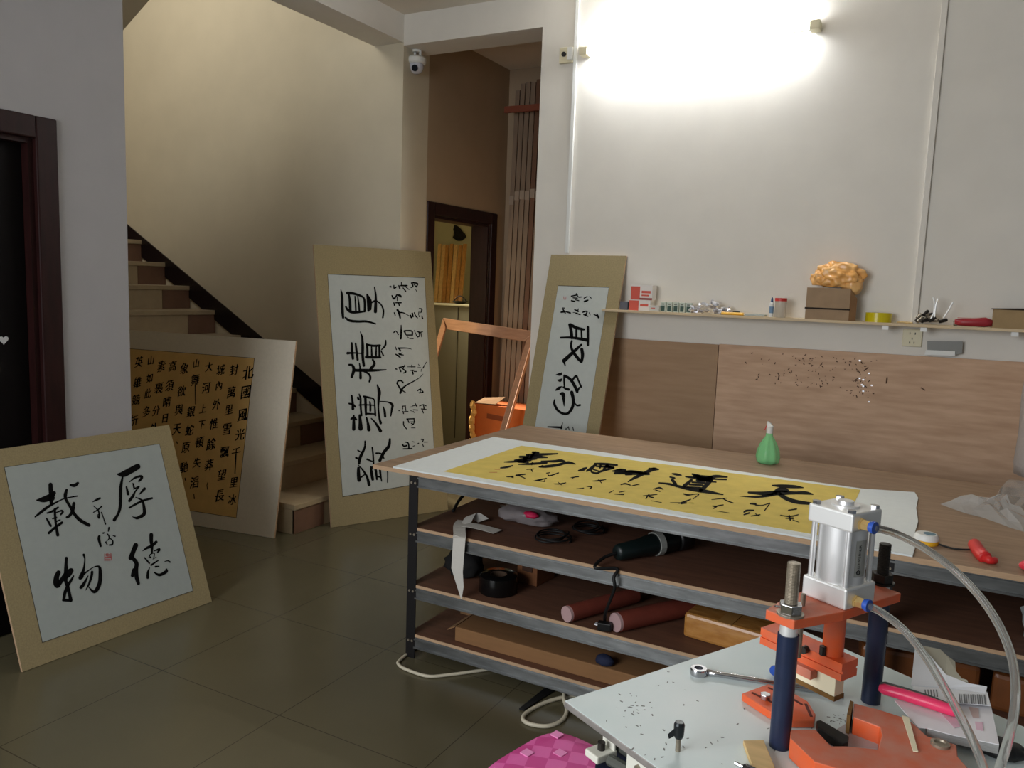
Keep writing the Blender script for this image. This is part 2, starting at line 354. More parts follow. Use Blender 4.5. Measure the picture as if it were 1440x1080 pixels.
T5 = """200,155,10 245,130,30 300,105,30;210,210,10 270,265,20;325,215,18 275,260,22 210,300,14;275,260,18 290,330,25 285,375,28;275,330,12 260,350,12 285,375,15;320,300,18 350,380,14 375,460,22;425,510,25 415,560,15;345,585,25 360,580,15;290,630,35 285,670,40 310,765,30;400,595,15 420,620,18 425,660,15 390,700,8;440,660,15 475,690,18 470,740,25 430,750,20;380,710,20 400,745,15;480,620,12 510,630,20"""
bl, br = at(32, 945, 2, .002), at(298, 846, 2, .002)
u, up, nn = board_plane(bl, br, math.radians(20.5)); w1 = (br-bl).length
t = panel('square tan calligraphy panel with four large characters leaning by the dark door', bl, u, up, nn, w1, .875, .012, M['kraft'], mat('dimmed_rice_paper', (160, 166, 162), .9, var=.025, scale=30), [(60, 903), (271, 830.5), (224, 624.5), (6.5, 657.5)])  # rice paper darkened in colour for the weaker light on this panel
i1 = MB()
for T, o in ((T1, (150, 640)), (T2, (40, 670)), (T3, (60, 770)), (T4, (165, 740))): brush(i1, parse(T), *o, 10.8, bl, nn, .0024)
brush(i1, parse(T5), 110, 690, 9.81, bl, nn, .0024)
flat_build(i1, 'lettering', M['ink'], t, nn)
i1 = MB(); brush(i1, parse('365,870,10 365,965,10;390,870,10 390,900,10 450,900,10;370,925,20 450,920,25;370,955,20 440,955,20;410,865,10 410,900,10;450,865,10 460,960,10;380,880,8 440,878,8'), 110, 690, 9.81, bl, nn, .0024)
flat_build(i1, 'seal_stamp', M['seal'], t, nn)
# --- poem panel leaning by the stairs
bl0, br = at(275, 739, 2, .002), at(385, 757, 2, .002)
u, up, nn = board_plane(bl0, br, math.radians(10.5)); wp = 1.62; bl = br-u*wp; hp = 1.19
tr = atp(357.5, 504, bl, nn); brp = atp(339.5, 729, bl, nn)
t = thing('mounted_calligraphy', 'cream panel with a long poem on gold paper leaning against the stairs', 'calligraphy panel', br-u*.5, 'mounted calligraphy panels leaning in the room')
c = [bl, br, br+up*hp, bl+up*hp]
MB().prism([p+nn*.0015 for p in c], nn*.014).build('backing_board', M['ply_edge'], t); MB().prism(c, nn*.0014).build('mount', M['cream_mat'], t)
su = (tr-bl).dot(u); sv = (tr-bl).dot(up); sb = (brp-bl).dot(up); mr = wp-su
q = [bl+u*mr+up*sb, bl+u*su+up*sb, bl+u*su+up*sv, bl+u*mr+up*sv]; ctr = sum(q, Vector())/4
MB().prism([ctr+(p-ctr)*1.006-nn*.0006 for p in q], nn*.001).build('border_line', M['line'], t)
MB().prism([p-nn*.0012 for p in q], nn*.0012).build('paper', M['orange_paper'], t)
POEM = [('北', 585, 275, 1.25), ('國', 575, 365, 1.15), ('風', 560, 470, 1.15), ('光', 548, 560, 1.05), ('千', 530, 645, 1), ('里', 520, 780, .95), ('冰', 512, 860, .95),
 ('封', 520, 262, .95), ('萬', 508, 365, 1), ('里', 497, 445, .95), ('雪', 488, 535, 1.1), ('飄', 478, 640, 1), ('望', 465, 745, 1), ('長', 455, 840, 1.1),
 ('城', 460, 262, .95), ('內', 452, 335, .85), ('外', 440, 420, .95), ('惟', 428, 510, 1), ('餘', 415, 605, 1.05), ('莽', 405, 700, 1),
 ('大', 405, 248, .9), ('河', 392, 345, 1), ('上', 378, 440, .85), ('下', 372, 515, .85), ('頓', 362, 595, 1), ('失', 350, 690, .9), ('滔', 338, 780, 1.05),
 ('山', 347, 232, .8), ('舞', 342, 308, 1.05), ('銀', 322, 455, 1), ('蛇', 316, 540, 1), ('原', 298, 620, 1), ('馳', 290, 710, 1),
 ('象', 292, 255, 1.05), ('欲', 280, 360, 1), ('與', 268, 445, 1), ('天', 258, 535, 1.05), ('高', 237, 245, 1), ('須', 224, 335, 1), ('晴', 212, 410, 1), ('日', 203, 485, .9),
 ('素', 187, 245, 1.05), ('裹', 175, 345, 1.05), ('分', 162, 450, .95), ('外', 152, 530, .9), ('山', 138, 218, .85), ('如', 132, 300, .85), ('此', 125, 370, .9), ('多', 118, 455, 1),
 ('英', 83, 225, 1), ('雄', 75, 320, 1), ('競', 70, 400, 1), ('折', 60, 495, 1)]
i1 = MB()
for ch, x, y, s in POEM:
    bold(i1, ch, atp(170+x/3.273, 440+y/3.273, bl-nn*.0018, nn), u, up, .075*s, .22, .86)
# the columns that go on behind the left wall
for k, colm in enumerate(('引無', '江')):
    for j, ch in enumerate(colm): bold(i1, ch, bl+u*(.20-.10*k-.01*j)+up*(.93-.1*j)-nn*.0018, u, up, .078, .22, .86)
brush(i1, parse('342,330,5 342,420,3;530,650,6 525,740,5;400,780,3 396,795,4 400,815,3;336,835,4 338,855,5;295,760,4 298,772,5;255,592,4 260,600,5;145,515,4 147,520,5;158,510,4 160,518,5'), 170, 440, 3.273, bl, nn, .0018)
flat_build(i1, 'lettering', M['ink'], t, nn)
# --- tall panel standing on end by the corridor opening
T1 = """110,200,8 130,300,45 135,450,50 140,580,50 150,680,40;190,680,30 260,730,45 400,745,42 550,745,38 700,785,25;225,265,55 330,275,45 480,330,35 515,420,40 515,570,40;245,280,30 265,400,45 270,560,50;195,495,30 240,560,45 330,590,50 520,575,30;350,320,20 360,450,30 365,570,30;395,310,18 415,450,30 425,570,30;555,290,30 570,400,45 580,560,45;560,300,30 610,400,50 610,540,40;600,440,30 680,400,35;680,165,20 700,300,35 700,450,50 695,580,55;720,400,25 790,460,25 830,560,30 820,680,30"""
T2 = """175,330,35 180,450,45 195,590,45;240,335,30 255,450,40 275,610,40;105,500,45 200,495,30 350,505,20;320,140,12 350,230,35 360,380,48 360,550,48 380,710,45;430,350,35 440,450,40 440,570,45;430,355,35 540,375,40 650,370,40;510,390,25 515,560,35;590,380,25 585,560,35;640,370,35 645,570,40;420,565,50 560,570,45 660,570,35;750,285,22 740,370,35 680,440,20;670,460,20 710,540,28;130,695,35 190,710,45 210,790,55 175,900,45;230,790,50 400,790,55 560,790,45 755,780,20;305,670,20 320,780,35 325,920,48;370,800,30 460,850,35 490,910,38 475,980,35;530,610,35 560,680,45 500,760,55"""
T3 = """175,320,35 190,430,40 195,540,50;130,450,30 200,470,40 240,510,25;280,350,40 290,380,35;300,290,20 325,370,35 325,480,35 340,650,35;380,330,35 470,350,35 550,380,25 565,500,28 575,650,35;405,340,45 410,480,45 415,640,35;300,475,25 400,470,25 560,480,22;480,420,25 490,480,35 490,570,35;420,620,35 560,625,25;605,135,20 640,250,60 630,380,45 625,520,30 640,680,35 665,780,45;660,415,18 780,425,25 860,470,45 850,560,35 835,660,20;705,500,15 730,580,40 740,670,40;165,710,30 210,690,55 255,720,30;210,650,30 210,760,50 210,880,60;310,650,45 320,760,60 325,870,80;425,690,30 450,790,45 465,890,65;505,700,20 580,780,35 660,910,60"""
T4 = """400,185,25 395,290,35 350,390,50 310,480,55 300,560,45;280,340,25 330,370,20;250,465,40 300,490,25;290,590,15 360,670,30 430,780,40 470,920,55;290,640,50 290,740,60 300,840,65;340,790,30 400,740,20;520,290,25 535,400,30 545,580,30;435,490,35 530,530,20;500,625,35 510,720,50 530,830,50;510,630,40 570,640,45 590,740,40 600,830,30;600,780,30 660,790,30;650,640,40 660,740,35 680,860,20;650,635,40 770,640,25 780,880,18;820,150,35 800,270,55 720,370,55 650,510,55;590,390,35 660,390,25 700,420,20;700,420,25 720,480,20"""
S1 = """95,195,30 110,200,20;150,175,15 155,220,22 190,200,18;225,180,20 240,220,25;265,130,15 265,180,15;250,180,20 310,180,25 350,180,25;290,215,18 330,265,20;330,200,15 380,240,12;420,140,25 440,190,20 410,210,15;440,135,25 510,150,22 490,200,20;460,160,18 480,190,18;480,240,8 500,270,12;120,330,18 150,380,30 190,330,20;190,320,20 240,330,35 260,350,25;200,350,15 200,410,12;150,440,20 160,480,22;180,440,20 260,440,22;220,440,20 235,490,18;155,590,15 170,630,18;205,550,35 230,600,35 245,670,25;230,590,25 300,595,18 400,650,6;400,630,25 415,665,25;430,600,25 440,650,25;460,590,15 480,640,20 510,670,15;535,525,12 575,540,22 560,590,15;530,640,20 540,650,20;575,640,15 585,680,25;530,580,12 525,620,12;150,890,20 180,870,18 220,925,14;260,780,12 260,900,30 255,985,30;310,870,30 330,920,20;320,865,22 420,870,25 430,930,25;340,930,20 420,930,20;390,985,10 445,985,14;350,950,10 380,980,10;460,860,10 500,950,15;500,870,15 540,890,18 585,880,15;530,880,18 540,940,20 510,960,18;560,900,15 570,960,10"""
S2 = """130,90,12 150,140,18;180,110,25 220,160,25;200,115,28 330,115,20 410,135,6;140,220,25 180,245,25 220,280,20;180,200,20 230,225,25 270,230,15;190,230,15 250,190,12;140,465,25 155,470,20;195,440,20 225,510,25;200,440,22 290,420,20;290,400,15 260,460,18;240,450,18 310,510,25 270,535,20;340,430,12 465,430,18;405,400,12 410,440,15;390,490,18 440,490,20;420,500,20 430,550,28;450,510,18 490,510,18;520,385,10 535,410,12;510,435,8 560,440,8;655,350,12 620,410,15 600,450,22;570,470,10 565,510,10;160,710,28 180,670,28 230,665,28 265,700,25;165,720,28 220,810,30;215,870,40 250,800,35 320,740,25 430,680,20 530,620,14 600,550,8;230,820,25 300,860,18;510,830,22 550,810,20 600,850,18;530,870,20 600,860,20;560,790,12 550,850,18"""
S3 = """130,270,18 140,272,16;190,190,15 195,240,18;190,195,18 245,190,15;240,190,15 250,270,15;200,280,18 210,320,18;220,290,20 285,285,18;325,210,14 360,205,14;330,270,12 345,275,12;410,150,14 435,200,20;360,190,14 440,180,14;375,255,18 450,260,18;370,280,15 390,300,15;480,190,18 540,170,20 590,190,18;545,165,15 555,230,22;510,240,18 590,250,20;530,270,18 545,310,15;210,455,20 215,520,20 260,575,20;265,410,20 390,405,22;280,415,18 300,470,20;385,405,20 390,470,20 350,520,14;330,460,18 400,460,18;340,485,18 380,500,14;340,560,10 405,560,14;190,840,25 220,870,30 260,860,30;240,800,18 290,820,25 300,900,28;205,915,22 350,910,25;355,790,12 390,800,14;370,870,12 400,860,15;455,825,20 465,820,18;510,755,20 545,760,18 525,800,18;560,800,18 620,800,12;525,830,12 545,870,18"""
bl, br = at(466, 742, 2, .002), at(630, 717, 2, .002)
u, up, nn = board_plane(bl, br, math.radians(10.5)); w3 = (br-bl).length
t = panel('tall tan calligraphy panel standing on end beside the corridor opening', bl, u, up, nn, w3, 1.795, .014, M['kraft'], M['xuan'], [(482, 698), (612.5, 676), (597, 391), (461, 386)])
i1 = MB()
for T, o in ((T1, (470, 390)), (T2, (480, 455)), (T3, (480, 530)), (T4, (480, 605))): brush(i1, parse(T), *o, 12, bl, nn, .0024)
brush(i1, parse(S1), 540, 385, 10.8, bl, nn, .0024); brush(i1, parse(S2), 545, 480, 12, bl, nn, .0024); brush(i1, parse(S3), 550, 555, 12, bl, nn, .0024)
flat_build(i1, 'lettering', M['ink'], t, nn)
# --- narrow panel behind the workbench
Yb = 4.19
pa = at(735, 598, 1, Yb); pb = at(775, 358, 0, pa.x); lean = math.atan2(pb.y-pa.y, pb.z-pa.z)
wr_ = at(842, 610, 1, Yb).x-pa.x
up = Vector((0, math.sin(lean), math.cos(lean))); u = Vector((1, 0, 0)); nn = Vector((0, math.cos(lean), -math.sin(lean)))
bl = pa - up*((pa.z-.004)/up.z); h4 = (pb-bl).length
T1 = """265,530,30 285,600,40 295,690,40;280,530,35 350,570,40 440,590,28;350,580,25 350,640,28 350,700,25;410,590,22 415,700,25;490,560,30 490,680,32 490,780,30;160,690,25 300,690,32 480,720,40;295,730,25 285,790,30 310,860,35 360,930,40 410,985,30;410,775,25 330,850,40 200,970,50;195,970,35 215,1030,15;415,830,40 425,900,42 415,980,30;290,185,16 360,170,18;350,155,14 375,195,14 410,195,14;290,240,16 330,250,18;340,230,14 380,240,14;310,205,14 360,210,16;445,210,16 480,190,14;450,250,25 490,235,18;510,190,10 530,210,12;180,330,14 205,330,12;165,380,20 210,375,22;190,350,18 215,390,18;230,375,18 275,390,20;330,350,16 375,370,18;310,385,8 330,385,8;340,390,16 395,410,16;375,340,12 360,380,12;430,380,18 480,370,16 460,420,22;440,410,16 490,430,16;505,385,10 518,415,10;560,405,10 610,430,24;600,400,14 620,445,25"""
T2 = """315,165,10 370,160,45 390,140,15;330,240,10 370,245,45 395,220,10;310,380,20 350,355,45 390,330,15;430,180,35 425,260,25 430,330,22;430,180,35 500,220,40 560,300,45 605,400,40;540,240,28 590,185,32 620,240,25 660,335,28;605,395,35 635,345,25;410,335,18 450,360,35 490,370,35;375,430,30 410,435,55 420,520,35 425,600,10;295,505,12 290,570,35 340,660,35 420,705,35 490,690,38 545,600,42 550,500,45 530,410,50;570,550,12 600,590,25 645,585,30;200,885,15 290,890,25 390,895,30;385,905,28 405,830,8;435,890,8 445,915,8;450,920,10 485,885,14;485,885,12 495,930,12;545,890,10 555,935,14"""
pts = [(753, 599), (823.5, 607.8), (856, 405.3), (785, 402.2)]
q = [atp(x, y, bl, nn) for x, y in pts]
t = thing('mounted_calligraphy', 'narrow tan calligraphy panel standing on end behind the workbench', 'calligraphy panel', bl+u*(wr_/2), 'mounted calligraphy panels leaning in the room')
c = [bl, bl+u*wr_, bl+u*wr_+up*h4, bl+up*h4]
MB().prism([p+nn*.0015 for p in c], nn*.014).build('backing_board', M['ply_edge'], t); MB().prism(c, nn*.0014).build('mount', M['kraft'], t)
xa, xb = q[3].x, q[2].x; vt = (q[3]-bl).dot(up)
q = [bl+u*(xa-bl.x)+up*(h4-vt), bl+u*(xb-bl.x)+up*(h4-vt), bl+u*(xb-bl.x)+up*vt, bl+u*(xa-bl.x)+up*vt]; ctr = sum(q, Vector())/4
MB().prism([ctr+(p-ctr)*1.006-nn*.0006 for p in q], nn*.001).build('border_line', M['line'], t); MB().prism([p-nn*.0012 for p in q], nn*.0012).build('paper', M['xuan'], t)
i1 = MB(); brush(i1, parse(T1), 770, 395, 8.64, bl, nn, .0018); brush(i1, parse(T2), 750, 510, 9.82, bl, nn, .0018)
for j, ch in enumerate('觀博'): glyph(i1, ch, bl+u*(wr_*.47)+up*(.66-.2*j)-nn*.0018, -up, u, .17)
flat_build(i1, 'lettering', M['ink'], t, nn)
i1 = MB(); brush(i1, parse('195,190,6 200,225,8;215,190,6 218,225,8;235,190,6 237,225,8'), 770, 395, 8.64, bl, nn, .0018); flat_build(i1, 'seal_stamp', M['seal'], t, nn)
#@@PART2
# ------------------------------------------------------------------ workbench
TZ = .795; TX0 = -2.03; TX1 = 1.25; TY0, TY1 = 2.605, 3.862
wb = thing('workbench', 'long plywood workbench with galvanised front rails and three shelves', 'workbench', (-.4, 3.2, 0))
tl = [at(527, 652, 2, TZ), at(733.75, 597.5, 2, TZ)]
MB().prism([Vector((tl[0].x, TY0, TZ-.018)), Vector((TX1, TY0, TZ-.018)), Vector((TX1, TY1, TZ-.018)), Vector((tl[1].x, TY1, TZ-.018))], (0, 0, .018)).build('tabletop', M['ply_top'], wb, bevel=.002)
MB().mm((tl[0].x+.004, TY0-.0012, TZ-.018), (TX1, TY0, TZ-.001)).build('front_edge', M['ply_edge'], bpy.data.objects['tabletop'])
LX = (-1.845, -.1, 1.15)
for x in LX:
    for y in (TY0+.03, TY1-.05):
        lg = MB(); lg.mm((x-.022, y-.02, 0), (x+.022, y-.016, TZ-.018)); lg.mm((x-.022, y-.016, 0), (x-.018, y+.022, TZ-.018))
        lo = lg.build('leg', M['blacksteel'], wb)
        for z in (.076, .29, .53, .745):
            for dx in (-.008, .01): MB().cyl((x+dx, y-.019, z), (x+dx, y-.024, z), .005, 8).build('bolt', M['iron'], lo)
def rail(z, nm='front_rail'):
    r = MB(); y = TY0+.012
    r.mm((LX[0]+.02, y, z-.046), (TX1-.03, y+.003, z)); r.mm((LX[0]+.02, y+.003, z-.004), (TX1-.03, y+.04, z))
    r.mm((LX[0]+.02, y-.008, z-.046), (TX1-.03, y, z-.040)); r.mm((LX[0]+.02, y-.006, z-.012), (TX1-.03, y, z-.006))
    return r.build(nm, M['steel'], wb)
for z in (TZ-.019, .548, .306, .094):
    rail(z)
    MB().mm((LX[0]+.02, TY1-.04, z-.046), (TX1-.03, TY1-.037, z)).build('back_rail', M['steel'], wb)
    for x in LX: MB().mm((x-.018, TY0+.05, z-.04), (x-.015, TY1-.06, z)).build('cross_rail', M['steel'], wb)
for z in (.548, .306, .094):
    sh = MB().mm((LX[0]-.01, TY0+.014, z), (TX1-.03, TY1-.03, z+.012)).build('shelf_board', M['shelf_ply'], wb)
    MB().mm((LX[0]-.01, TY0+.011, z), (TX1-.03, TY0+.0145, z+.012)).build('edge', M['ply_edge'], sh)
ZS = (.56, .318, .106)
# plywood sheets standing against the wall
sx = at(1006, 560, 1, YW-.02).x
nb = at(865, 475, 1, YW-.012).z
m1 = mat('lauan_plywood_dark', (154, 122, 90), .6, scale=4, stretch=(1, 8, 8), rgb2=(166, 134, 102), detail=8)
m2 = mat('lauan_plywood', (184, 148, 118), .6, scale=4, stretch=(1.3, 5, 9), rgb2=(206, 170, 140), detail=9)
a = MB().prism([Vector((sx-1.0, YW-.021, 0)), Vector((sx-.002, YW-.021, 0)), Vector((sx-.002, YW-.021, nb)), Vector((sx-1.0, YW-.021, nb-.003))], (0, .018, 0)).build('plywood_sheet', m1)
tag(a, 'darker plain plywood sheet against the wall beside the narrow panel', 'plywood sheet', 'plywood sheets behind the workbench')
a = MB().prism([Vector((sx+.002, YW-.023, 0)), Vector((1.45, YW-.023, 0)), Vector((1.45, YW-.023, nb+.02)), Vector((sx+.002, YW-.023, nb+.004))], (0, .02, 0)).build('plywood_sheet', m2)
tag(a, 'lighter plywood sheet with shiny staples and dark chips behind the workbench', 'plywood sheet', 'plywood sheets behind the workbench')
ORG[a.name] = Vector(a.location)
fk, sv = MB(), MB(); rnd = random.Random(4)
for k in range(150):
    x = rnd.gauss(1140, 36) if k < 100 else rnd.gauss(1210, 9); y = rnd.uniform(496, 545) if k < 100 else rnd.uniform(497, 560)
    if x > 1245 or y < 494+.055*(x-1060): continue
    c = at(x, y, 1, YW-.0235); s = rnd.uniform(.002, .006); ang = rnd.uniform(0, 3); dx = Vector((math.cos(ang), 0, math.sin(ang)))*s; dz = Vector((-math.sin(ang), 0, math.cos(ang)))*s*.4
    fk.prism([c-dx-dz, c+dx-dz, c+dx+dz, c-dx+dz], (0, -.0008, 0))
for (x, y, l, an) in ((1095, 531, .014, 1.45), (1218, 519, .014, .8), (1247, 535, .016, 1.55), (1298, 547, .012, -.5), (1063, 640, .006, .2), (1205, 533, .010, .6)):
    c = at(x, y, 1, YW-.0235); dx = Vector((math.cos(an), 0, math.sin(an)))*l; dz = Vector((-math.sin(an), 0, math.cos(an)))*l*.22
    fk.prism([c-dx-dz, c+dx-dz, c+dx+dz, c-dx+dz], (0, -.0008, 0))
pc = fk.build('chipped_marks', mat('dark_chipped_veneer', (84, 58, 40), .8), a); pc['kind'] = 'stuff'
for (x, y) in ((1209, 507), (1222, 525), (1209, 532), (1214, 534), (1226, 542), (1214, 543), (1214, 550), (1222, 565), (1212, 541)):
    c = at(x, y, 1, YW-.0235); MB().box(c, (.009, .006, .007)).build('staple', M['silver'], a)
# banner work lying on the bench
def tp(x, y, z=TZ): return at(x, y, 2, z)
bn = thing('calligraphy_banner', 'yellow calligraphy banner on white board lying flat on the workbench', 'calligraphy banner', tp(900, 690))
mt_ = [tp(546, 660), tp(694, 616), tp(1212, 689), tp(1286, 694), tp(1291, 702), tp(1288, 716), tp(1291, 735), tp(1286, 752), tp(1288, 768), tp(1283, 784), tp(1240, 778)]
mt_ = [Vector((p.x, max(p.y, TY0-.004), TZ)) for p in mt_]
MB().prism(mt_, (0, 0, .006)).build('white_board', M['white_mat'], bn)
yz = TZ+.0062
yq = [tp(624, 663, yz), tp(733, 627, yz), tp(1210, 689, yz), tp(1178, 757, yz)]
MB().prism(yq, (0, 0, .0008)).build('paper', M['yellow_paper'], bn)
B1 = """580,190,20 720,185,30 860,180,25 1000,172,15;665,155,25 740,160,25;700,150,20 640,220,30;490,215,25 560,215,25;540,235,25 700,215,35 860,222,15;420,260,15 560,250,35 720,245,12;280,285,12 400,280,22 640,265,12;470,275,35 600,290,20;600,200,30 540,280,35;470,320,8 650,310,25 850,295,25;780,275,15 950,275,28 1040,265,30 1100,275,15;750,350,15 850,345,30 1000,325,32 1110,295,30 1170,295,30 1240,312,12;800,330,12 780,345,20;660,295,18 650,320,18;230,365,15 310,355,22 390,335,15;310,485,8 400,480,15;440,465,18 560,450,14;480,470,12 560,505,10;380,490,10 400,495,10;580,385,8 680,380,10;650,395,14 660,415,10;680,540,8 760,525,18 850,505,10;740,540,10 830,550,8;830,520,8 820,545,8;850,435,10 890,430,10;870,460,14 900,470,14 1010,432,14;950,580,8 1040,580,16 1110,565,10;1010,560,8 1050,595,8;1180,495,8 1280,482,14;1200,505,8 1250,480,10"""
B2 = """350,115,20 480,120,30 650,135,22;130,210,15 200,190,35 240,170,15;240,215,20 300,180,35 370,120,25;300,200,20 310,230,20 380,245,25 430,220,25 600,170,30;430,130,25 420,170,22;520,135,30 470,190,25;370,150,20 560,160,25;600,170,25 500,150,25;320,190,15 400,215,15;590,215,15 700,210,45 760,205,30;620,245,25 760,240,35 900,245,40 1080,255,25;760,225,25 850,220,30 1000,240,28;770,260,25 850,260,20;800,360,12 880,310,30 990,260,35 1090,210,40 1150,190,40 1210,195,15;1080,180,15 1150,185,25;640,200,15 700,195,25;320,350,8 400,345,16 500,330,8;400,330,8 440,375,10;100,455,6 200,445,10;240,420,10 310,430,14 280,455,12;700,400,8 760,385,18 830,405,12;850,415,10 950,390,12;540,510,8 600,480,10;620,525,10 740,530,14;680,500,10 760,485,8;1140,460,10 1220,440,18 1270,460,14;1170,470,10 1230,490,12;1000,550,8 1100,540,12 1190,530,10;1080,530,12 1040,585,14;1080,560,12 1140,575,14;1110,615,6 1250,640,8"""
B3 = """340,155,15 400,165,28 465,175,10;310,200,18 370,215,22;340,240,35 385,295,35;160,278,15 300,295,25 420,325,30 600,365,40 800,395,40 1025,437,12;520,195,15 600,205,25 660,210,25;610,160,20 700,190,40;640,190,40 760,200,40 860,215,50;820,215,35 930,190,35 1080,200,18;880,225,20 1070,235,15;600,240,30 500,320,40;680,240,40 860,240,40;860,230,60 790,320,45 720,380,40;610,270,18 780,280,22;570,300,20 750,310,22;540,335,18 720,345,22;850,260,20 930,268,15;700,220,50 800,230,50;490,425,12 540,440,20 590,440,10;580,440,8 700,430,12 620,495,10;430,555,12 500,535,20 590,500,10;460,560,14 530,550,14;310,545,4 440,545,8;560,550,5 630,552,6;870,505,6 960,495,10 1080,485,8;1020,490,10 1090,525,14 1165,550,10;880,590,10 930,600,22;900,625,12 950,590,14 1030,575,10;930,655,4 1110,685,6"""
B4 = """450,100,12 560,108,32 700,115,30 795,125,10;180,180,18 350,190,35 500,185,45 700,185,28 820,185,32 905,200,12;470,180,25 520,150,40 600,155,40 640,180,20;80,222,4 250,230,18 380,218,25 500,190,35;520,190,35 600,245,38 720,285,38 880,305,25;200,305,14 260,310,20;260,320,12 330,325,8 420,300,10;420,305,10 360,385,10;130,400,14 160,385,20 240,380,12;130,430,12 190,410,16;210,445,10 310,430,10;260,420,8 300,445,8;630,380,10 720,365,12;540,435,8 640,450,12 740,430,10;600,470,10 680,470,16;640,440,14 650,490,14;680,490,8 750,515,6"""
i1 = MB(); p0 = Vector((0, 0, yz+.0008)); nz = Vector((0, 0, -1))
brush(i1, parse(B1), 680, 620, 9.6, p0, nz, .0006, 1.22); brush(i1, parse(B2), 800, 640, 9.6, p0, nz, .0006, 1.22); brush(i1, parse(B3), 910, 650, 9.6, p0, nz, .0006, 1.22); brush(i1, parse(B4), 1030, 670, 8, p0, nz, .0006, 1.22)
flat_build(i1, 'lettering', M['ink'], bn, nz)
i1 = MB(); brush(i1, parse('80,425,10 180,425,12;150,385,8 220,390,8'), 680, 620, 9.6, p0, nz, .0006)
flat_build(i1, 'seal_stamp', mat('faded_seal', (196, 140, 70), .8), bn, nz)
# things on the bench
c = tp(1079, 651); c.z = TZ
t = thing('spray_bottle', 'green translucent spray bottle standing on the workbench', 'bottle', c)
k = .118/55*1.02
pr_ = [(.001, 0), (.040, 0), (.048, .008), (.051, .03), (.048, .055), (.038, .085), (.025, .110), (.0165, .124), (.015, .138), (.001, .138)]
MB().lathe(c, pr_, 40, wob=lambda k, h: 1+.06*math.cos(k*math.pi*2/5)*(1 if .005 < h < .115 else 0)).build('bottle_body', mat('green_bottle_plastic', (140, 232, 160), .05, alpha=.58), t, smooth='all')
MB().lathe(c+Vector((0, 0, .136)), [(.0145, 0), (.0145, .03), (.012, .034), (.001, .034)], 20).build('collar', M['white_plastic'], t)
MB().hull8([c+Vector(v) for v in ((-.013, -.010, .168), (.016, -.010, .168), (.016, .010, .168), (-.013, .010, .168))], [c+Vector(v) for v in ((-.012, -.008, .192), (.004, -.008, .182), (.004, .008, .182), (-.012, .008, .192))]).build('spray_head', M['white_plastic'], t, bevel=.002)
MB().hull8([c+Vector(v) for v in ((-.024, -.004, .15), (-.020, -.004, .15), (-.020, .004, .15), (-.024, .004, .15))], [c+Vector(v) for v in ((-.014, -.004, .176), (-.010, -.004, .176), (-.010, .004, .176), (-.014, .004, .176))]).build('trigger', M['red'], t)
# tape measure, black cord and red things
c = tp(1302, 764)
t = thing('tape_measure', 'small white round tape measure with a yellow base on the bench edge', 'tape measure', c)
MB().lathe(c, [(.001, 0), (.034, 0), (.036, .004), (.036, .014), (.001, .014)], 28).build('base', mat('yellow_plastic', (232, 176, 40), .4), t)
MB().lathe(c+Vector((0, 0, .014)), [(.001, 0), (.036, 0), (.036, .010), (.030, .018), (.001, .018)], 28).build('casing', M['white_plastic'], t, smooth=True)
MB().lathe(c+Vector((0.008, 0, .0322)), [(.001, 0), (.018, 0), (.017, .001), (.001, .001)], 20).build('label', mat('blue_grey_label', (88, 122, 138), .5), t)
a = MB().tube(smooth_path([tp(1311, 761, TZ+.012), tp(1325, 767, TZ+.004), tp(1345, 772, TZ+.004), tp(1368, 773, TZ+.006)]), .003, 8).build('wrist_cord', M['rubber'], t)
c = tp(1383, 775)
t = thing('folding_cutter', 'bright red plastic cutter lying near the bench edge', 'cutter', c)
R_ = Matrix.Rotation(-.85, 3, 'Z')
MB().tube(smooth_path([tp(1370, 765, TZ+.014), tp(1378, 777, TZ+.016), tp(1386, 785, TZ+.013)]), [.012]+[.019]*15+[.012], 12).build('body', M['red'], t, smooth='all')
MB().tube(smooth_path([tp(1385, 785, TZ+.012), tp(1393, 788, TZ+.011), tp(1399, 788, TZ+.009)]), [.012]*8+[.011]*8+[.008], 10).build('handle_end', M['red'], t, smooth='all')
a = MB().blob(tp(1447, 796, TZ+.014), (.05, .04, .03), 3, .1).build('red_lump', mat('pinkish_red_plastic', (226, 60, 76), .4), smooth='all'); tag(a, 'unidentified pinkish red lump on the bench edge right of the red cutter', 'clip')  # plain lump for an unidentified red item, its kind is unknown
# clear plastic sheet heap and cloudy film
def film(name, px, zs, m, label, cat, seed, amp=.02):
    from mathutils import noise
    mb = MB(); pts = [tp(x, y, TZ+.002) for x, y in px]; ctr = sum(pts, Vector())/len(pts); n = len(pts); rings = []
    for j in range(7):
        f = j/6
        ring = []
        for i, p in enumerate(pts):
            q = ctr+(p-ctr)*(1-f)
            hgt = zs*math.sin(min(1, f*1.4)*math.pi/2)*(.45+1.1*abs(noise.noise(q*14+Vector((seed, 0, 0)))))
            q = Vector((q.x+amp*noise.noise(q*9+Vector((0, seed, 0)))*f, q.y, TZ+.002+hgt)); ring.append(mb.bm.verts.new(q))
        rings.append(ring)
    for A, B in zip(rings, rings[1:]):
        for i in range(n):
            try: mb.bm.faces.new((A[i], A[(i+1) % n], B[(i+1) % n], B[i]))
            except ValueError: pass
    o = mb.build(name, m); return tag(o, label, cat)
px = [(1322, 709), (1345, 709), (1375, 712), (1392, 708), (1402, 694), (1412, 680), (1420, 674), (1440, 676), (1475, 690), (1490, 720), (1470, 750), (1440, 748), (1420, 742), (1405, 736), (1382, 728), (1358, 722), (1338, 715)]
film('plastic_bag', px, .05, mat('clear_plastic_heap', (225, 228, 228), .14, trans=.35, ior=1.15, alpha=.5, bump=.6, scale=18), 'crumpled clear plastic bag on the right end of the workbench', 'plastic bag', 3)
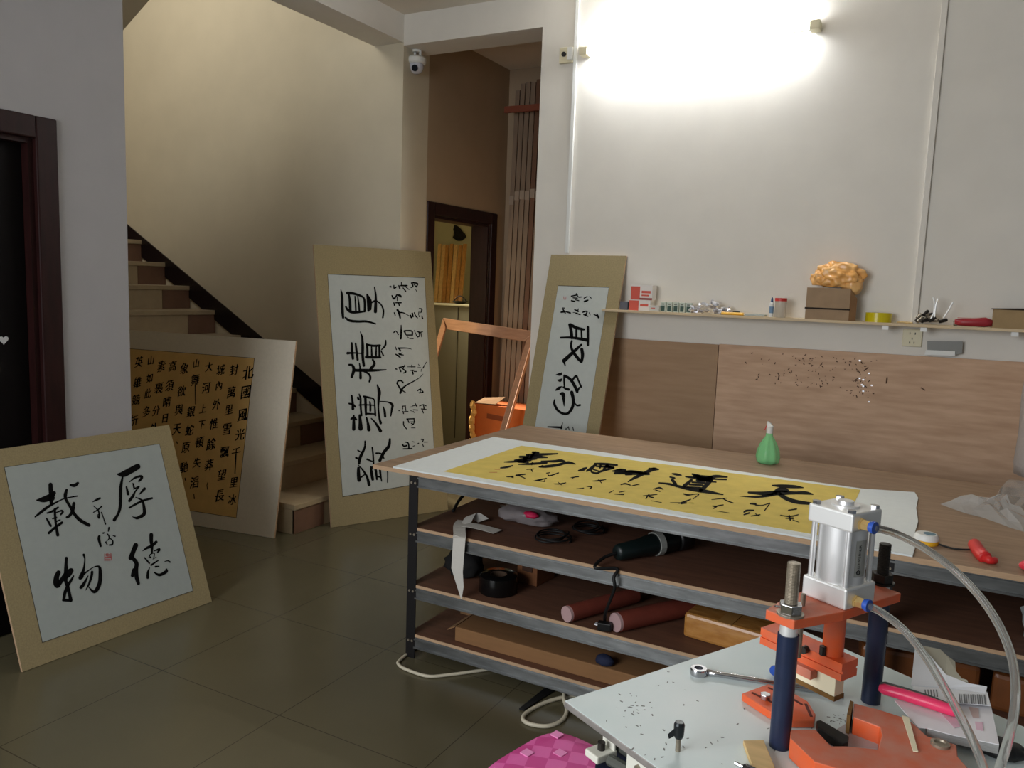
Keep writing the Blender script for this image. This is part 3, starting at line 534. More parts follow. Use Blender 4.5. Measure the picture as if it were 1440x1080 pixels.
# bubble film roll standing at the right end
c = at(1466, 690, 2, TZ); c = Vector((.47, 4.22, TZ))
t = thing('bubble_wrap_roll', 'cloudy bubble wrap roll standing at the right end of the bench', 'bubble wrap', c)
MB().lathe(c, [(.001, 0), (.15, 0), (.155, .05), (.15, .2), (.154, .35), (.147, .5), (.001, .5)], 36, wob=lambda k, h: 1+.02*math.sin(k*1.9+h*20)).build('wrap', mat('cloudy_bubble_film', (0, 0, 0)), t, smooth='all')
# ------------------------------------------------------------------ wall shelf and what stands on it
SZ = 1.437; SYF = YW-.13
ws = thing('wall_shelf', 'long thin white wall shelf above the plywood', 'wall shelf', (-.4, YW, SZ-.02))
MB().mm((-1.78, SYF, SZ-.014), (1.3, YW, SZ)).build('shelf_board', mat('shelf_board_pale_pine', (206, 184, 150), .6, var=.08, scale=8, stretch=(1, 8, 8)), ws, bevel=.001)
for x in (1245, 1299, 1428):
    p = at(x, 455, 1, SYF+.01).x
    b_ = MB(); b_.mm((p-.012, SYF+.004, SZ-.034), (p+.016, SYF+.03, SZ-.015)); b_.mm((p-.004, SYF+.03, SZ-.02), (p+.004, YW, SZ-.0155)); b_.build('bracket', mat('white_bracket', (232, 232, 230), .3), ws)
def sp(x, y=440, Y=None): return at(x, y, 1, YW-.08 if Y is None else Y).x
def sbox(name, m, x0, x1, ytop, label, cat, y=YW-.10, d=.07, parts=(), z0=SZ, group=None, bev=.001):
    xa, xb = at(x0, ytop, 1, y).x, at(x1, ytop, 1, y).x; zt = at((x0+x1)/2, ytop, 1, y).z
    t = thing(name, label, cat, ((xa+xb)/2, y, z0), group)
    MB().mm((xa, y, z0), (xb, min(y+d, YW-.002), zt)).build('body', m, t, bevel=bev)
    for nm, mm_, fx0, fx1, fz0, fz1 in parts:
        MB().mm((xa+(xb-xa)*fx0, y-.0012, z0+(zt-z0)*fz0), (xa+(xb-xa)*fx1, y, z0+(zt-z0)*fz1)).build(nm, mm_, t)
    return t, zt
pinkish = mat('salmon_red_print', (214, 88, 70), .6); whitebox = mat('white_glossy_card', (226, 220, 214), .5)
_, zt = sbox('screw_box', whitebox, 885, 915, 421.5, 'lower red and white box of the pair at the left shelf end', 'box', parts=(('red_panel', pinkish, 0, .45, 0, .92), ('red_text', pinkish, .52, .9, .4, .62)), group='red and white boxes on the wall shelf')
_, zt2 = sbox('screw_box', whitebox, 888, 918, 401, 'upper red and white box stacked at the left shelf end', 'box', parts=(('red_panel', pinkish, 0, .42, 0, .9), ('red_text', pinkish, .5, .92, .45, .62), ('red_band', mat('dark_red_print', (150, 66, 60), .6), .42, 1, 0, .14), ('red_text', pinkish, .5, .85, .25, .36)), z0=zt, group='red and white boxes on the wall shelf')
o, _ = sbox('parts_box', mat('slate_plastic', (86, 86, 96), .5), 872, 883, 424, 'small dark slate box half hidden behind the narrow panel', 'box')
sbox('card_box', mat('pale_grey_card', (206, 204, 196), .6), 913, 927, 430, 'small pale grey box in front of the red boxes', 'box', y=YW-.12, d=.03, parts=(('red_text', pinkish, .2, .6, .5, .65),))
grp = 'row of glue tube packs on the shelf'
pk, _ = sbox('glue_pack', mat('pale_green_card', (196, 204, 190), .6), 929, 936.6, 424.5, 'pale pack with a dark green mark in the row of five', 'glue pack', d=.02, parts=(('dark_mark', mat('dark_green_print', (28, 66, 52), .5), .15, .8, .08, .62), ('top_mark', mat('grey_print', (120, 124, 116), .6), .2, .7, .72, .84)), group=grp)
stp = (at(969, 430, 1, YW-.1).x-at(933, 430, 1, YW-.1).x)/4
words = ('first pale pack from the left in the row beside the grey box', 'second pale pack from the left in the row of five', 'middle pale pack in the row of five packs', 'fourth pale pack from the left in the row of five', 'last pale pack of the row next to the silver foil')
pk['label'] = words[0]
for k in range(1, 5):
    r = pk.copy(); COL.objects.link(r); r.location = Vector(pk.location)+Vector((stp*k, 0, 0)); r['label'] = words[k]
    for ch in list(pk.children): q = ch.copy(); COL.objects.link(q); q.parent = r
fo = MB()
for k in range(44):
    x = random.uniform(968, 1026); cx = at(x, 432, 1, YW-.08); hh = .062*(1-abs(x-999)/42)
    fo.blob(Vector((cx.x, YW-.08+random.uniform(-.025, .025), SZ+.010+random.uniform(0, hh))), (random.uniform(.02, .05), .03, random.uniform(.012, .03)), k, .5, 2.5, 1, flat=False, R=Matrix.Rotation(random.uniform(-.6, .6), 3, 'Y'))
for v in fo.bm.verts: v.co.z = max(v.co.z, SZ)
a = fo.build('silver_foil', M['silver']); tag(a, 'crumpled pile of silver foil on the wall shelf', 'foil')
# yellow handled pick, paper, glue bottle, jar
y_ = YW-.11
t = thing('utility_knife', 'yellow handled knife lying on the shelf beside the foil', 'knife', Vector((sp(1030), y_, SZ)))
MB().tube([Vector((at(1015, 438, 1, y_).x, y_, SZ+.008)), Vector((at(1046, 438, 1, y_).x, y_, SZ+.008))], .008, 10).build('handle', mat('yellow_plastic', (0, 0, 0)), t)
MB().tube([Vector((at(1030, 438, 1, y_).x, y_+.01, SZ+.017)), Vector((at(1040, 438, 1, y_).x, y_+.01, SZ+.017))], .004, 8).build('slider', M['black'], t)
c0, c1 = at(1048, 438, 1, y_), at(1076, 440, 1, y_)
a = MB().mm((c0.x, y_-.01, SZ), (c1.x, y_+.05, SZ+.012)).build('paper_pad', M['xuan'], bevel=.003); tag(a, 'thin white paper pad lying flat on the wall shelf', 'paper')
c = Vector((at(1084.5, 440, 1, y_).x, y_, SZ))
t = thing('glue_bottle', 'slim white glue bottle with a blue cap beside the jar', 'bottle', c)
MB().lathe(c, [(.001, 0), (.011, 0), (.011, .072), (.006, .078), (.001, .078)], 18).build('body', M['white_plastic'], t, smooth=True)
MB().lathe(c+Vector((0, 0, .078)), [(.001, 0), (.007, 0), (.004, .024), (.001, .026)], 14).build('cap', mat('slate_blue_cap', (60, 92, 132), .5), t)
MB().lathe(c+Vector((0, 0, .02)), [(.0113, 0), (.0113, .035)], 18).build('label', mat('blue_label', (110, 140, 170), .5), t)
c = Vector((at(1097, 440, 1, y_).x, y_, SZ))
t = thing('storage_jar', 'clear plastic jar with a red lid on the wall shelf', 'jar', c)
MB().lathe(c, [(.001, 0), (.027, 0), (.029, .004), (.029, .085), (.001, .085)], 28).build('jar_body', mat('milky_clear_jar', (222, 212, 196), .2, trans=.35, alpha=.8), t, smooth=True)
MB().lathe(c+Vector((0, 0, .085)), [(.001, 0), (.031, 0), (.031, .016), (.001, .017)], 28).build('lid', mat('red_lid', (196, 56, 50), .4), t, smooth=True)
# cardboard box with the orange bag on it
t, zt = sbox('cardboard_box', mat('grey_brown_cardboard', (158, 132, 104), .85, var=.07, scale=18), 1135, 1197, 405, 'brown cardboard box on the shelf under the orange bag', 'box', y=YW-.128, d=.11)
lo_, hi_ = at(1135, 405, 1, YW-.128), at(1197, 405, 1, YW-.128)
MB().mm((lo_.x-.004, YW-.131, SZ+.052), (hi_.x+.003, YW-.128, SZ+.060)).build('flap_gap', mat('dark_cardboard_gap', (44, 34, 26), .9), t)
MB().hull8([Vector((hi_.x, YW-.128, SZ)), Vector((hi_.x+.03, YW-.10, SZ)), Vector((hi_.x+.03, YW-.097, SZ)), Vector((hi_.x, YW-.125, SZ))], [Vector((hi_.x, YW-.128, zt-.004)), Vector((hi_.x+.03, YW-.10, zt-.05)), Vector((hi_.x+.03, YW-.097, zt-.05)), Vector((hi_.x, YW-.125, zt-.004))]).build('side_flap', M['card'], t)
cx = at(1177, 393, 1, YW-.075)
a = MB(); a.blob(Vector((cx.x+.01, YW-.075, zt+.058)), (.225, .12, .145), 2, .15, 3.0, 5); a.blob(Vector((cx.x-.075, YW-.08, zt+.045)), (.10, .09, .09), 5, .15, 2.4, 4)
a.blob(Vector((cx.x+.075, YW-.085, zt+.02)), (.10, .08, .11), 8, .12, 3, 3, flat=False)
for v in a.bm.verts: v.co.y = min(v.co.y, YW-.003); v.co.z = max(v.co.z, zt if v.co.x < hi_.x else zt-.03)
a = a.build('orange_plastic_bag', mat('orange_plastic_film', (230, 160, 78), .25, bump=.2, scale=16, rgb2=(240, 192, 128)), smooth='all'); tag(a, 'crumpled orange plastic bag sitting on the cardboard box', 'plastic bag')
# yellow tape roll
c = Vector((at(1235, 447, 1, YW-.085).x, YW-.068, SZ))
t = thing('tape_roll', 'wide yellow packing tape roll lying on the wall shelf', 'tape', c)
MB().lathe(c, [(.040, 0), (.061, 0), (.061, .046), (.040, .046), (.040, 0)], 36).build('tape', mat('yellow_packing_tape', (208, 190, 24), .25), t, smooth=True)
MB().lathe(c, [(.036, .001), (.040, .001), (.040, .045), (.036, .045), (.036, .001)], 30).build('core', M['card'], t)
# stick, hardware clump, red tool, right box
y_ = YW-.11
a = MB().tube([Vector((at(1262, 445, 1, y_).x, y_, SZ+.006)), Vector((at(1284, 449, 1, y_).x, y_-.015, SZ+.005))], .005, 6).build('wooden_stick', M['pinewood']); tag(a, 'short pale wooden stick on the shelf above the socket', 'stick')
hw = thing('clamp_hardware', 'tangle of small metal clamps and bolts on the shelf', 'clamps', Vector((sp(1308), y_, SZ)))
rnd = random.Random(11)
for k in range(20):
    x = rnd.uniform(1291, 1328); xx = at(x, 445, 1, y_).x; z = SZ+.012+rnd.uniform(0, .046)*(1-abs(x-1303)/26)
    an = rnd.uniform(-1, 1)
    dx = Vector((math.cos(an)*.012, rnd.uniform(-.012, .012), abs(math.sin(an))*.010))
    p = Vector((xx, y_+rnd.uniform(-.01, .03), max(z, SZ+.022)))
    q = MB().tube([p-dx*1.3, p+dx*1.3], .008, 8)
    q.build('bolt', M['iron_dark'] if k % 3 else M['iron'], hw)
for pts in (((1309, 448), (1313, 440), (1314, 425), (1312, 418)), ((1314, 448), (1316, 430), (1319, 420)), ((1327, 447), (1334, 436), (1340, 425))):
    MB().tube(smooth_path([Vector((at(x, y, 1, y_).x, y_, max(SZ+.003, at(x, y, 1, y_).z))) for x, y in pts]), .0036, 6).build('wire_rod', M['alu'], hw)
p0_, p1_ = at(1343, 448, 1, y_), at(1396, 450, 1, y_)
t = thing('red_tool_roll', 'red tool in clear wrapping lying on the shelf', 'tool', Vector(((p0_.x+p1_.x)/2, y_, SZ)))
MB().tube([Vector((p0_.x, y_, SZ+.018)), Vector((p0_.x+.04, y_, SZ+.02)), Vector((p1_.x-.03, y_, SZ+.024)), Vector((p1_.x, y_, SZ+.022))], [.014, .018, .023, .014], 14).build('body', mat('crimson_plastic', (158, 44, 52), .35), t, smooth='all')
MB().tube([Vector((p0_.x-.006, y_, SZ+.012)), Vector((p0_.x+.01, y_, SZ+.014))], .012, 10).build('nose', M['iron'], t)
MB().mm((p0_.x+.01, y_-.012, SZ+.037), (p1_.x-.05, y_+.012, SZ+.042)).build('wrapping', mat('pale_pink_film', (196, 140, 130), .3), t)
t, zt = sbox('cardboard_box', mat('olive_cardboard', (160, 134, 96), .85, var=.07, scale=18), 1398, 1450, 436, 'low brown cardboard box at the right end of the shelf', 'box', y=YW-.128, d=.11)
q0, q1 = at(1398, 436, 1, YW-.128), at(1450, 436, 1, YW-.128)
MB().hull8([Vector((q0.x-.012, YW-.132, zt)), Vector((q1.x, YW-.132, zt)), Vector((q1.x, YW-.03, zt)), Vector((q0.x-.006, YW-.03, zt))], [Vector((q0.x-.012, YW-.132, zt+.004)), Vector((q1.x, YW-.132, zt+.01)), Vector((q1.x, YW-.03, zt+.008)), Vector((q0.x-.006, YW-.03, zt+.004))]).build('lid_flap', mat('dark_cardboard_gap', (0, 0, 0)), t)
# ------------------------------------------------------------------ wall fittings
q = [at(x, y, 1, YW-.002) for x, y in ((1269, 487), (1296, 488), (1297, 463), (1270, 462))]; c = sum(q, Vector())/4
t = thing('wall_socket', 'ivory five hole wall socket under the shelf', 'wall socket', c)
MB().box(c-Vector((0, .005, 0)), (.088, .010, .088)).build('face_plate', M['ivory'], t, bevel=.003)
for dx, dz in ((-.012, .022), (.012, .022), (0, -.004), (-.010, -.024), (.010, -.024)):
    MB().box(c+Vector((dx, -.0105, dz)), (.004, .002, .010)).build('pin_hole', M['black'], t)
c = at(1331, 491, 1, YW-.03); wd = .10
pl = [at(1304, 493, 1, YW-.03), at(1304, 479.5, 1, YW-.03), at(1344, 480, 1, YW-.03), at(1354, 480, 1, YW-.03), at(1353, 497, 1, YW-.03), at(1342, 499, 1, YW-.03)]
t = thing('scraper_card', 'grey metal scraper with a white strip stuck above the plywood', 'scraper', c)
MB().prism(pl, (0, .004, 0)).build('metal_sheet', mat('grey_sheet_metal', (126, 126, 122), .5, .3), t)
MB().prism([at(1300, 499, 1, YW-.034), at(1302, 492, 1, YW-.034), at(1343, 494, 1, YW-.034), at(1343, 500.5, 1, YW-.034)], (0, .003, 0)).build('white_strip', M['white_plastic'], t)
def conduit(nm, px, r, label):
    P = [at(x, y, 1, YW-r) for x, y in px]
    a = MB(); 
    for A, B in zip(P, P[1:]): a.box((A+B)/2, (r*2, r*2, abs((B-A).z)+.002), Matrix.Rotation(math.atan2((B-A).x, (B-A).z) if B.z > A.z else math.atan2((A-B).x, (A-B).z), 3, 'Y'))
    return tag(a.build(nm, M['white_plastic'], bevel=.002), label, 'cable conduit')
xl = at(805, 180, 1, YW-.01).x; xr = at(1308, 220, 1, YW-.01).x
a = MB().mm((xl-.011, YW-.018, 1.76), (xl+.011, YW, ZC)).build('cable_conduit', M['white_plastic'], bevel=.002); tag(a, 'white cable conduit running up the wall beside the pillar', 'cable conduit', 'white cable conduits on the wall')
a = MB().mm((xr-.014, YW-.018, 1.437), (xr+.014, YW, ZC)).build('cable_conduit', M['wall'], bevel=.002); tag(a, 'white cable conduit rising above the wall socket', 'cable conduit', 'white cable conduits on the wall')
c = at(797, 78, 1, YW-.012)
t = thing('junction_box', 'small ivory junction box at the left end of the tube lamp', 'junction box', c)
MB().box(c, (.088, .024, .09)).build('casing', M['ivory'], t, bevel=.003)
MB().cyl(c+Vector((-.012, -.012, .004)), c+Vector((-.012, -.02, .004)), .014, 16).build('hole', M['black'], t)
MB().box(c+Vector((.03, -.016, .004)), (.03, .02, .07)).build('cover', M['white_plastic'], t)
# tube lamp
ly = YW-.06; A = at(827, 71, 1, ly); B = at(1140, 38, 1, ly); z = (A.z+B.z)/2; A.z = B.z = z
t = thing('tube_lamp', 'lit fluorescent tube lamp mounted high on the wall', 'lamp', Vector(((A.x+B.x)/2, YW, z)))
MB().mm((A.x-.03, YW-.03, z-.008), (B.x+.03, YW, z+.02)).build('batten', M['white_plastic'], t, bevel=.003)
for x, s in ((A.x, -1), (B.x, 1)):
    MB().box(Vector((x+s*.022, ly+.012, z)), (.05, .075, .045)).build('lamp_holder', M['ivory'], t, bevel=.004)
MB().cyl(A, B, .014, 20).build('tube', mat('lit_tube', (255, 255, 255), .3, emit=(248, 252, 255), es=118), t)
# security camera under the lintel
c = at(586, 70, 1, YW+.12); c.z = at(666, 51, 1, YW).z
t = thing('security_camera', 'white dome security camera hanging at the opening corner', 'security camera', c)
MB().lathe(c+Vector((0, 0, -.014)), [(.001, 0), (.03, 0), (.03, .014), (.001, .014)], 20).build('ceiling_plate', M['white_plastic'], t)
for dx in (-.012, .03): MB().cyl(c+Vector((dx, 0, -.05)), c+Vector((dx, 0, -.005)), .008, 10).build('antenna', M['white_plastic'], t)
MB().lathe(c+Vector((0, 0, -.092)), [(.001, 0), (.056, 0), (.066, .01), (.066, .036), (.05, .05), (.001, .052)], 28).build('housing', M['white_plastic'], t, smooth=True)
prof = [(.05*math.cos(a), -.05*math.sin(a)) for a in [i*math.pi/2/8 for i in range(8, -1, -1)]]; prof[0] = (.001, -.05)
MB().lathe(c+Vector((0, 0, -.105)), prof+[(.05, .02), (.001, .02)], 28).build('dome', mat('glossy_dome', (200, 200, 210), .12), t, smooth='all')
lp = c+Vector((.014, -.038, -.125)); ld = (CAMP-lp).normalized()
MB().cyl(lp-ld*.02, lp+ld*.014, .021, 18).build('lens', mat('black_lens', (10, 10, 16), .08), t)
# heart sticker on the dark door
c = at(5, 478, 0, XL-.06); P = []
for k in range(24):
    a_ = k*math.pi/12; P.append(Vector((XL-.0598, c.y+.0012*16*math.sin(a_)**3, c.z+.0012*(13*math.cos(a_)-5*math.cos(2*a_)-2*math.cos(3*a_)-math.cos(4*a_)))))
a = MB().prism(P, (.001, 0, 0)).build('heart_sticker', mat('pale_sticker', (206, 206, 206), .5)); tag(a, 'small pale heart sticker on the dark door', 'sticker')
# ------------------------------------------------------------------ under the bench
def on(x, y, k): return at(x, y, 2, ZS[k])
a = MB()
P = [on(655, 742, 0), on(672, 748, 0), on(690, 741, 0), on(712, 746, 0)]
def ribbon(mb, C, wdir, w, th=.0012):
    C = smooth_path(C, 6); wdir = Vector(wdir).normalized()
    for A_, B_ in zip(C, C[1:]):
        n = (B_-A_).cross(wdir); n = n.normalized()*th if n.length > 1e-7 else Vector((0, 0, th))
        mb.prism([A_-wdir*w/2, A_+wdir*w/2, B_+wdir*w/2, B_-wdir*w/2], n)
yf = TY0-.004
h0 = at(650, 757, 1, yf); h1 = at(644, 800, 1, yf); h2 = at(649, 841, 1, yf)
mb = MB()
ribbon(mb, [on(648, 738, 0)+Vector((0, .02, .012)), on(646, 745, 0)+Vector((0, .0, .014)), Vector((h0.x-.012, yf, ZS[0]+.008)), Vector((h0.x-.014, yf-.004, h0.z))], (1, .12, 0), .055)
pp = [(Vector((h0.x-.038, yf-.004, h0.z+.01)), Vector((h0.x+.018, yf-.004, h0.z+.004))), (Vector((h1.x-.025, yf-.008, h1.z)), Vector((h1.x+.028, yf-.008, h1.z-.005))), (Vector((h2.x-.008, yf-.005, h2.z+.02)), Vector((h2.x+.012, yf-.005, h2.z+.05))), (Vector((h2.x, yf-.005, h2.z)), Vector((h2.x+.004, yf-.005, h2.z)))]
for (a0_, b0_), (a1_, b1_) in zip(pp, pp[1:]): mb.prism([a0_, b0_, b1_, a1_], (0, -.0012, 0))
ribbon(mb, [on(650, 741, 0)+Vector((0, 0, .012)), on(672, 748, 0)+Vector((0, 0, .022)), on(700, 750, 0)+Vector((0, 0, .006))], (.1, 1, 0), .06)
ribbon(mb, [on(655, 742, 0)+Vector((0, 0, .016)), on(660, 735, 0)+Vector((0, .02, .03)), on(676, 737, 0)+Vector((0, .02, .01))], (.5, .7, .2), .05)
a = mb.build('paper_strip', mat('crinkled_white_paper', (202, 198, 190), .85, bump=.3, scale=40)); tag(a, 'torn white paper strip hanging over the upper shelf edge', 'paper')
c = on(722, 744, 0)
t = thing('plastic_bag', 'small clear plastic bag with a pink item on the upper shelf', 'plastic bag', c)
MB().blob(c+Vector((0, .12, .035)), (.26, .16, .08), 4, .18, 3).build('bag', mat('dull_clear_film', (146, 138, 138), .25, alpha=.75, bump=.5, scale=30), t, smooth='all')
MB().blob(c+Vector((.05, .055, .055)), (.07, .04, .03), 6, .1).build('pink_item', mat('magenta_plastic', (206, 36, 84), .5), t, smooth='all')
# black coiled leads, a strap and the power tool
for (px, py, r1, r2, lab) in ((772, 762, .075, .06, 'coiled black lead beside the clear bag on the upper shelf'), (818, 752, .07, .055, 'coiled black lead beside the power tool on the upper shelf')):
    c = on(px, py, 0)+Vector((0, .06 if px > 800 else .03, 0)); P = []
    for k in range(76):
        a_ = k*2*math.pi/24; f_ = k/24; P.append(c+Vector((math.cos(a_)*r1*(1-.12*f_)+.012*math.sin(f_*2.3), math.sin(a_)*r2*(1+.14*f_), .004+.0042*f_+.010*(1+math.sin(a_*.5+px))*(.5 if k > 12 else 0))))
    a = MB().tube(P, .0034, 7).build('coiled_lead', M['rubber'], smooth='all'); tag(a, lab, 'cable', 'black leads on the upper shelf')
t = thing('power_tool', 'dark green hand power tool lying on the upper shelf', 'power tool', on(880, 775, 0))
c = on(880, 790, 0)+Vector((0, .03, 0)); ux = Vector((.5, .87, 0)).normalized()
g_ = mat('dark_green_tool_casing', (14, 26, 26), .4); gl = mat('pale_tool_band', (150, 152, 146), .5)
p0_ = c-ux*.06+Vector((0, 0, .034)); p1_ = c+ux*.30+Vector((0, 0, .05))
MB().tube([p0_+(p1_-p0_)*f for f in (0, .03, .3, .42, .75, .8)], [.024, .031, .033, .040, .044, .034], 16).build('motor_body', g_, t, smooth='all')
MB().tube([p0_+(p1_-p0_)*f for f in (.80, .82, .97, 1)], [.045, .048, .048, .036], 16).build('gear_head', M['black'], t, smooth='all')
MB().tube([p0_+(p1_-p0_)*f for f in (.50, .57)], [.0455, .047], 16).build('pale_band', gl, t)
MB().box(p1_+Vector((-.045, -.055, -.028)), (.055, .02, .035), Matrix.Rotation(.7, 3, 'Z')).build('guard', gl, t)
P = smooth_path([p0_, p0_-ux*.06+Vector((0, 0, -.01)), p0_-ux*.10+Vector((.02, -.04, -.024)), Vector((at(866, 795, 1, yf).x, yf+.012, ZS[0]+.006)), Vector((at(865, 806, 1, yf).x, yf-.012, ZS[0]-.02)), at(864, 828, 1, yf-.012), at(852, 860, 1, TY0+.02), on(850, 880, 1)+Vector((0, 0, .02))])
MB().tube(P, .006, 8).build('power_cord', M['rubber'], t, smooth='all')
pg = on(850, 887, 1)+Vector((0, .0, .018))
MB().box(pg, (.05, .03, .03), Matrix.Rotation(.25, 3, 'Z')).build('plug', M['black'], t, bevel=.004)
for k in (-1, 0, 1): MB().box(pg+Vector((-.028, k*.008, .002)), (.016, .004, .006)).build('plug_pin', M['silver'], t)
c = on(640, 716, 0)+Vector((.03, .15, 0))
a = MB().tube(smooth_path([on(645, 722, 0)+Vector((-.03, 0, .004)), on(656, 708, 0)+Vector((0, 0, .05)), on(680, 700, 0)+Vector((.05, .1, .09)), on(720, 705, 0)+Vector((.12, .1, .06))]), .007, 8).build('black_strap', M['rubber'], smooth='all'); tag(a, 'black strap arching off the back of the upper shelf', 'strap')
c = on(760, 720, 0)+Vector((.30, .36, 0))
a = MB().box(c+Vector((0, 0, .06)), (.5, .24, .12)).build('tool_case', mat('black_case', (20, 18, 18), .6), bevel=.015); tag(a, 'black tool case at the back of the upper shelf', 'case')
# middle shelf
c = on(690, 838, 1)+Vector((0, .06, 0))
t = thing('tape_roll', 'roll of glossy black tape on the middle shelf', 'tape', c)
MB().lathe(c, [(.035, 0), (.075, 0), (.078, .004), (.078, .07), (.072, .074), (.035, .074), (.035, 0)], 34).build('tape', mat('glossy_black_tape', (14, 14, 15), .15), t, smooth=True)
MB().lathe(c, [(.032, .001), (.035, .001), (.035, .073), (.032, .073), (.032, .001)], 24).build('core', mat('dark_card_core', (70, 52, 38), .9), t)
c = on(632, 818, 1)+Vector((.01, .1, 0))
a = MB().blob(c+Vector((0, 0, .05)), (.17, .13, .13), 9, .14, 2.5).build('black_bundle', mat('black_cloth', (20, 19, 19), .9), smooth='all'); tag(a, 'black lumpy bundle behind the hanging paper strip', 'bundle')
c = on(735, 827, 1)+Vector((0, .12, 0))
t = thing('cardboard_box', 'small brown printed box standing on the middle shelf', 'box', c)
MB().box(c+Vector((0, 0, .055)), (.10, .14, .11), Matrix.Rotation(-.12, 3, 'Z')).build('body', mat('dull_brown_card', (122, 76, 44), .8, var=.1, scale=30), t, bevel=.002)
MB().box(c+Vector((-.006, -.073, .07)), (.05, .002, .03), Matrix.Rotation(-.12, 3, 'Z')).build('printed_mark', mat('dark_print', (66, 40, 26), .8), t)
tb = mat('dull_red_roll', (122, 58, 46), .5, var=.1, scale=20)
for (px, py, r, lab, ln) in ((797, 876, .031, 'red paper roll with a pale end, left one on the middle shelf', .75), (866, 890, .036, 'thicker red paper roll beside the dangling plug', .95)):
    c = on(px, py, 1)+Vector((0, .015, r)); dr = Vector((.42, .90, 0)).normalized() if ln < .9 else Vector((.52, .85, 0)).normalized()
    t = thing('paper_roll', lab, 'paper roll', c-Vector((0, 0, r)), 'red paper rolls on the middle shelf')
    MB().cyl(c, c+dr*ln*.46, r, 22).build('roll', tb, t, smooth=True)
    MB().tube([c-dr*.012, c+dr*.003], r*.96, 20).build('end_cap', mat('pale_pink_cap', (184, 152, 152), .5), t, smooth=True)
tp_ = mat('amber_taped_card', (168, 112, 52), .22, rgb2=(196, 142, 78), scale=14, detail=6, bump=.25, stretch=(1, 3, 3))
c = on(1010, 912, 1)
t = thing('taped_parcel', 'amber tape wrapped parcel on the middle shelf left of the press', 'parcel', c)
MB().box(c+Vector((.03, .16, .045)), (.30, .30, .09), Matrix.Rotation(-.12, 3, 'Z')).build('body', tp_, t, bevel=.012)
MB().box(c+Vector((.03, .16, .0905)), (.05, .302, .003), Matrix.Rotation(-.12, 3, 'Z')).build('tape_band', mat('clear_brown_tape', (186, 138, 78), .12), t)
for k, (x, y, lab) in enumerate(((.55, .30, 'amber wrapped bundle on the middle shelf behind the rear column'), (.95, .28, 'amber wrapped bundle on the middle shelf at the far right'))):
    c = Vector((-.55+x, TY0+y-.08, ZS[1]))
    a = MB().box(c+Vector((0, .1, .06)), (.34, .34, .12), Matrix.Rotation(.1-.2*k, 3, 'Z')).build('wrapped_bundle', mat('dark_amber_wrap', (112, 66, 34), .3, var=.2, scale=12), bevel=.015); tag(a, lab, 'parcel', 'amber wrapped bundles on the middle shelf')
# bottom shelf
c0 = on(640, 905, 2); 
bx = mat('long_carton', (136, 98, 62), .8, var=.06, scale=10, stretch=(1, 6, 6))
t = thing('long_carton', 'long flat brown carton lying along the bottom shelf', 'carton', Vector((-1.0, 2.8, ZS[2])))
L0 = at(640, 905, 1, 2.66); x0_ = L0.x
MB().mm((x0_, 2.655, ZS[2]), (x0_+1.75, 2.86, ZS[2]+.06)).build('carton_body', bx, t, bevel=.004)
MB().prism([Vector((x0_, 2.655, ZS[2]+.058)), Vector((x0_-.045, 2.67, ZS[2]+.03)), Vector((x0_-.04, 2.80, ZS[2]+.035)), Vector((x0_, 2.84, ZS[2]+.058))], (0, 0, .004)).build('torn_flap', M['card'], t)
a = MB().mm((-1.78, 2.90, ZS[2]), (-.3, 3.5, ZS[2]+.02)).build('cardboard_sheet', M['card']); tag(a, 'flat brown cardboard sheet at the back of the bottom shelf', 'cardboard')
a = MB().blob(at(849, 952, 1, 2.68)+Vector((0, .0, .02)), (.07, .05, .045), 12, .1).build('blue_pouch', mat('navy_cloth', (26, 34, 62), .8), smooth='all'); tag(a, 'dark blue pouch lying on the long carton', 'pouch')
a.location.z = ZS[2]+.06
# hanging translucent bag at the right of the upper shelf
c = at(1447, 905, 1, 2.72); c.z = ZS[0]
a = MB().blob(c+Vector((.04, .05, .06)), (.12, .12, .16), 15, .2).build('plastic_pouch', mat('milky_film', (198, 206, 204), .3, alpha=.8, bump=.4, scale=30), smooth='all'); tag(a, 'milky plastic pouch on the upper shelf at the right edge', 'plastic bag')
# cables and strip on the floor
P = [at(x, y, 2, .007) for x, y in ((612, 890), (566, 925), (561, 935), (578, 944), (603, 951), (630, 949), (660, 945), (705, 938), (760, 925))]
a = MB().tube(smooth_path(P), .0065, 8).build('white_cable', M['cable'], smooth='all'); tag(a, 'white cable curling round the front left bench leg', 'cable', 'white cables on the floor')
P = [at(x, y, 2, .007) for x, y in ((860, 985), (810, 979), (775, 985), (745, 999), (735, 1010), (745, 1018), (770, 1021), (790, 1013), (797, 1000), (793, 985), (800, 970), (850, 950))]
for k, p in enumerate(P): p.z += (.004 if k > 7 else 0)
P[9].z += .008; P[10].z += .012
a = MB().tube(smooth_path(P), .0075, 8).build('white_cable', M['cable'], smooth='all'); tag(a, 'white cable looped on the floor by the press plate corner', 'cable', 'white cables on the floor')
a = MB().prism([at(730, 998, 2, .001), at(775, 962, 2, .001), at(790, 966, 2, .001), at(737, 1000, 2, .001)], (0, 0, .006)).build('black_strip', M['rubber']); tag(a, 'black rubber strip on the floor under the bench front', 'strip')
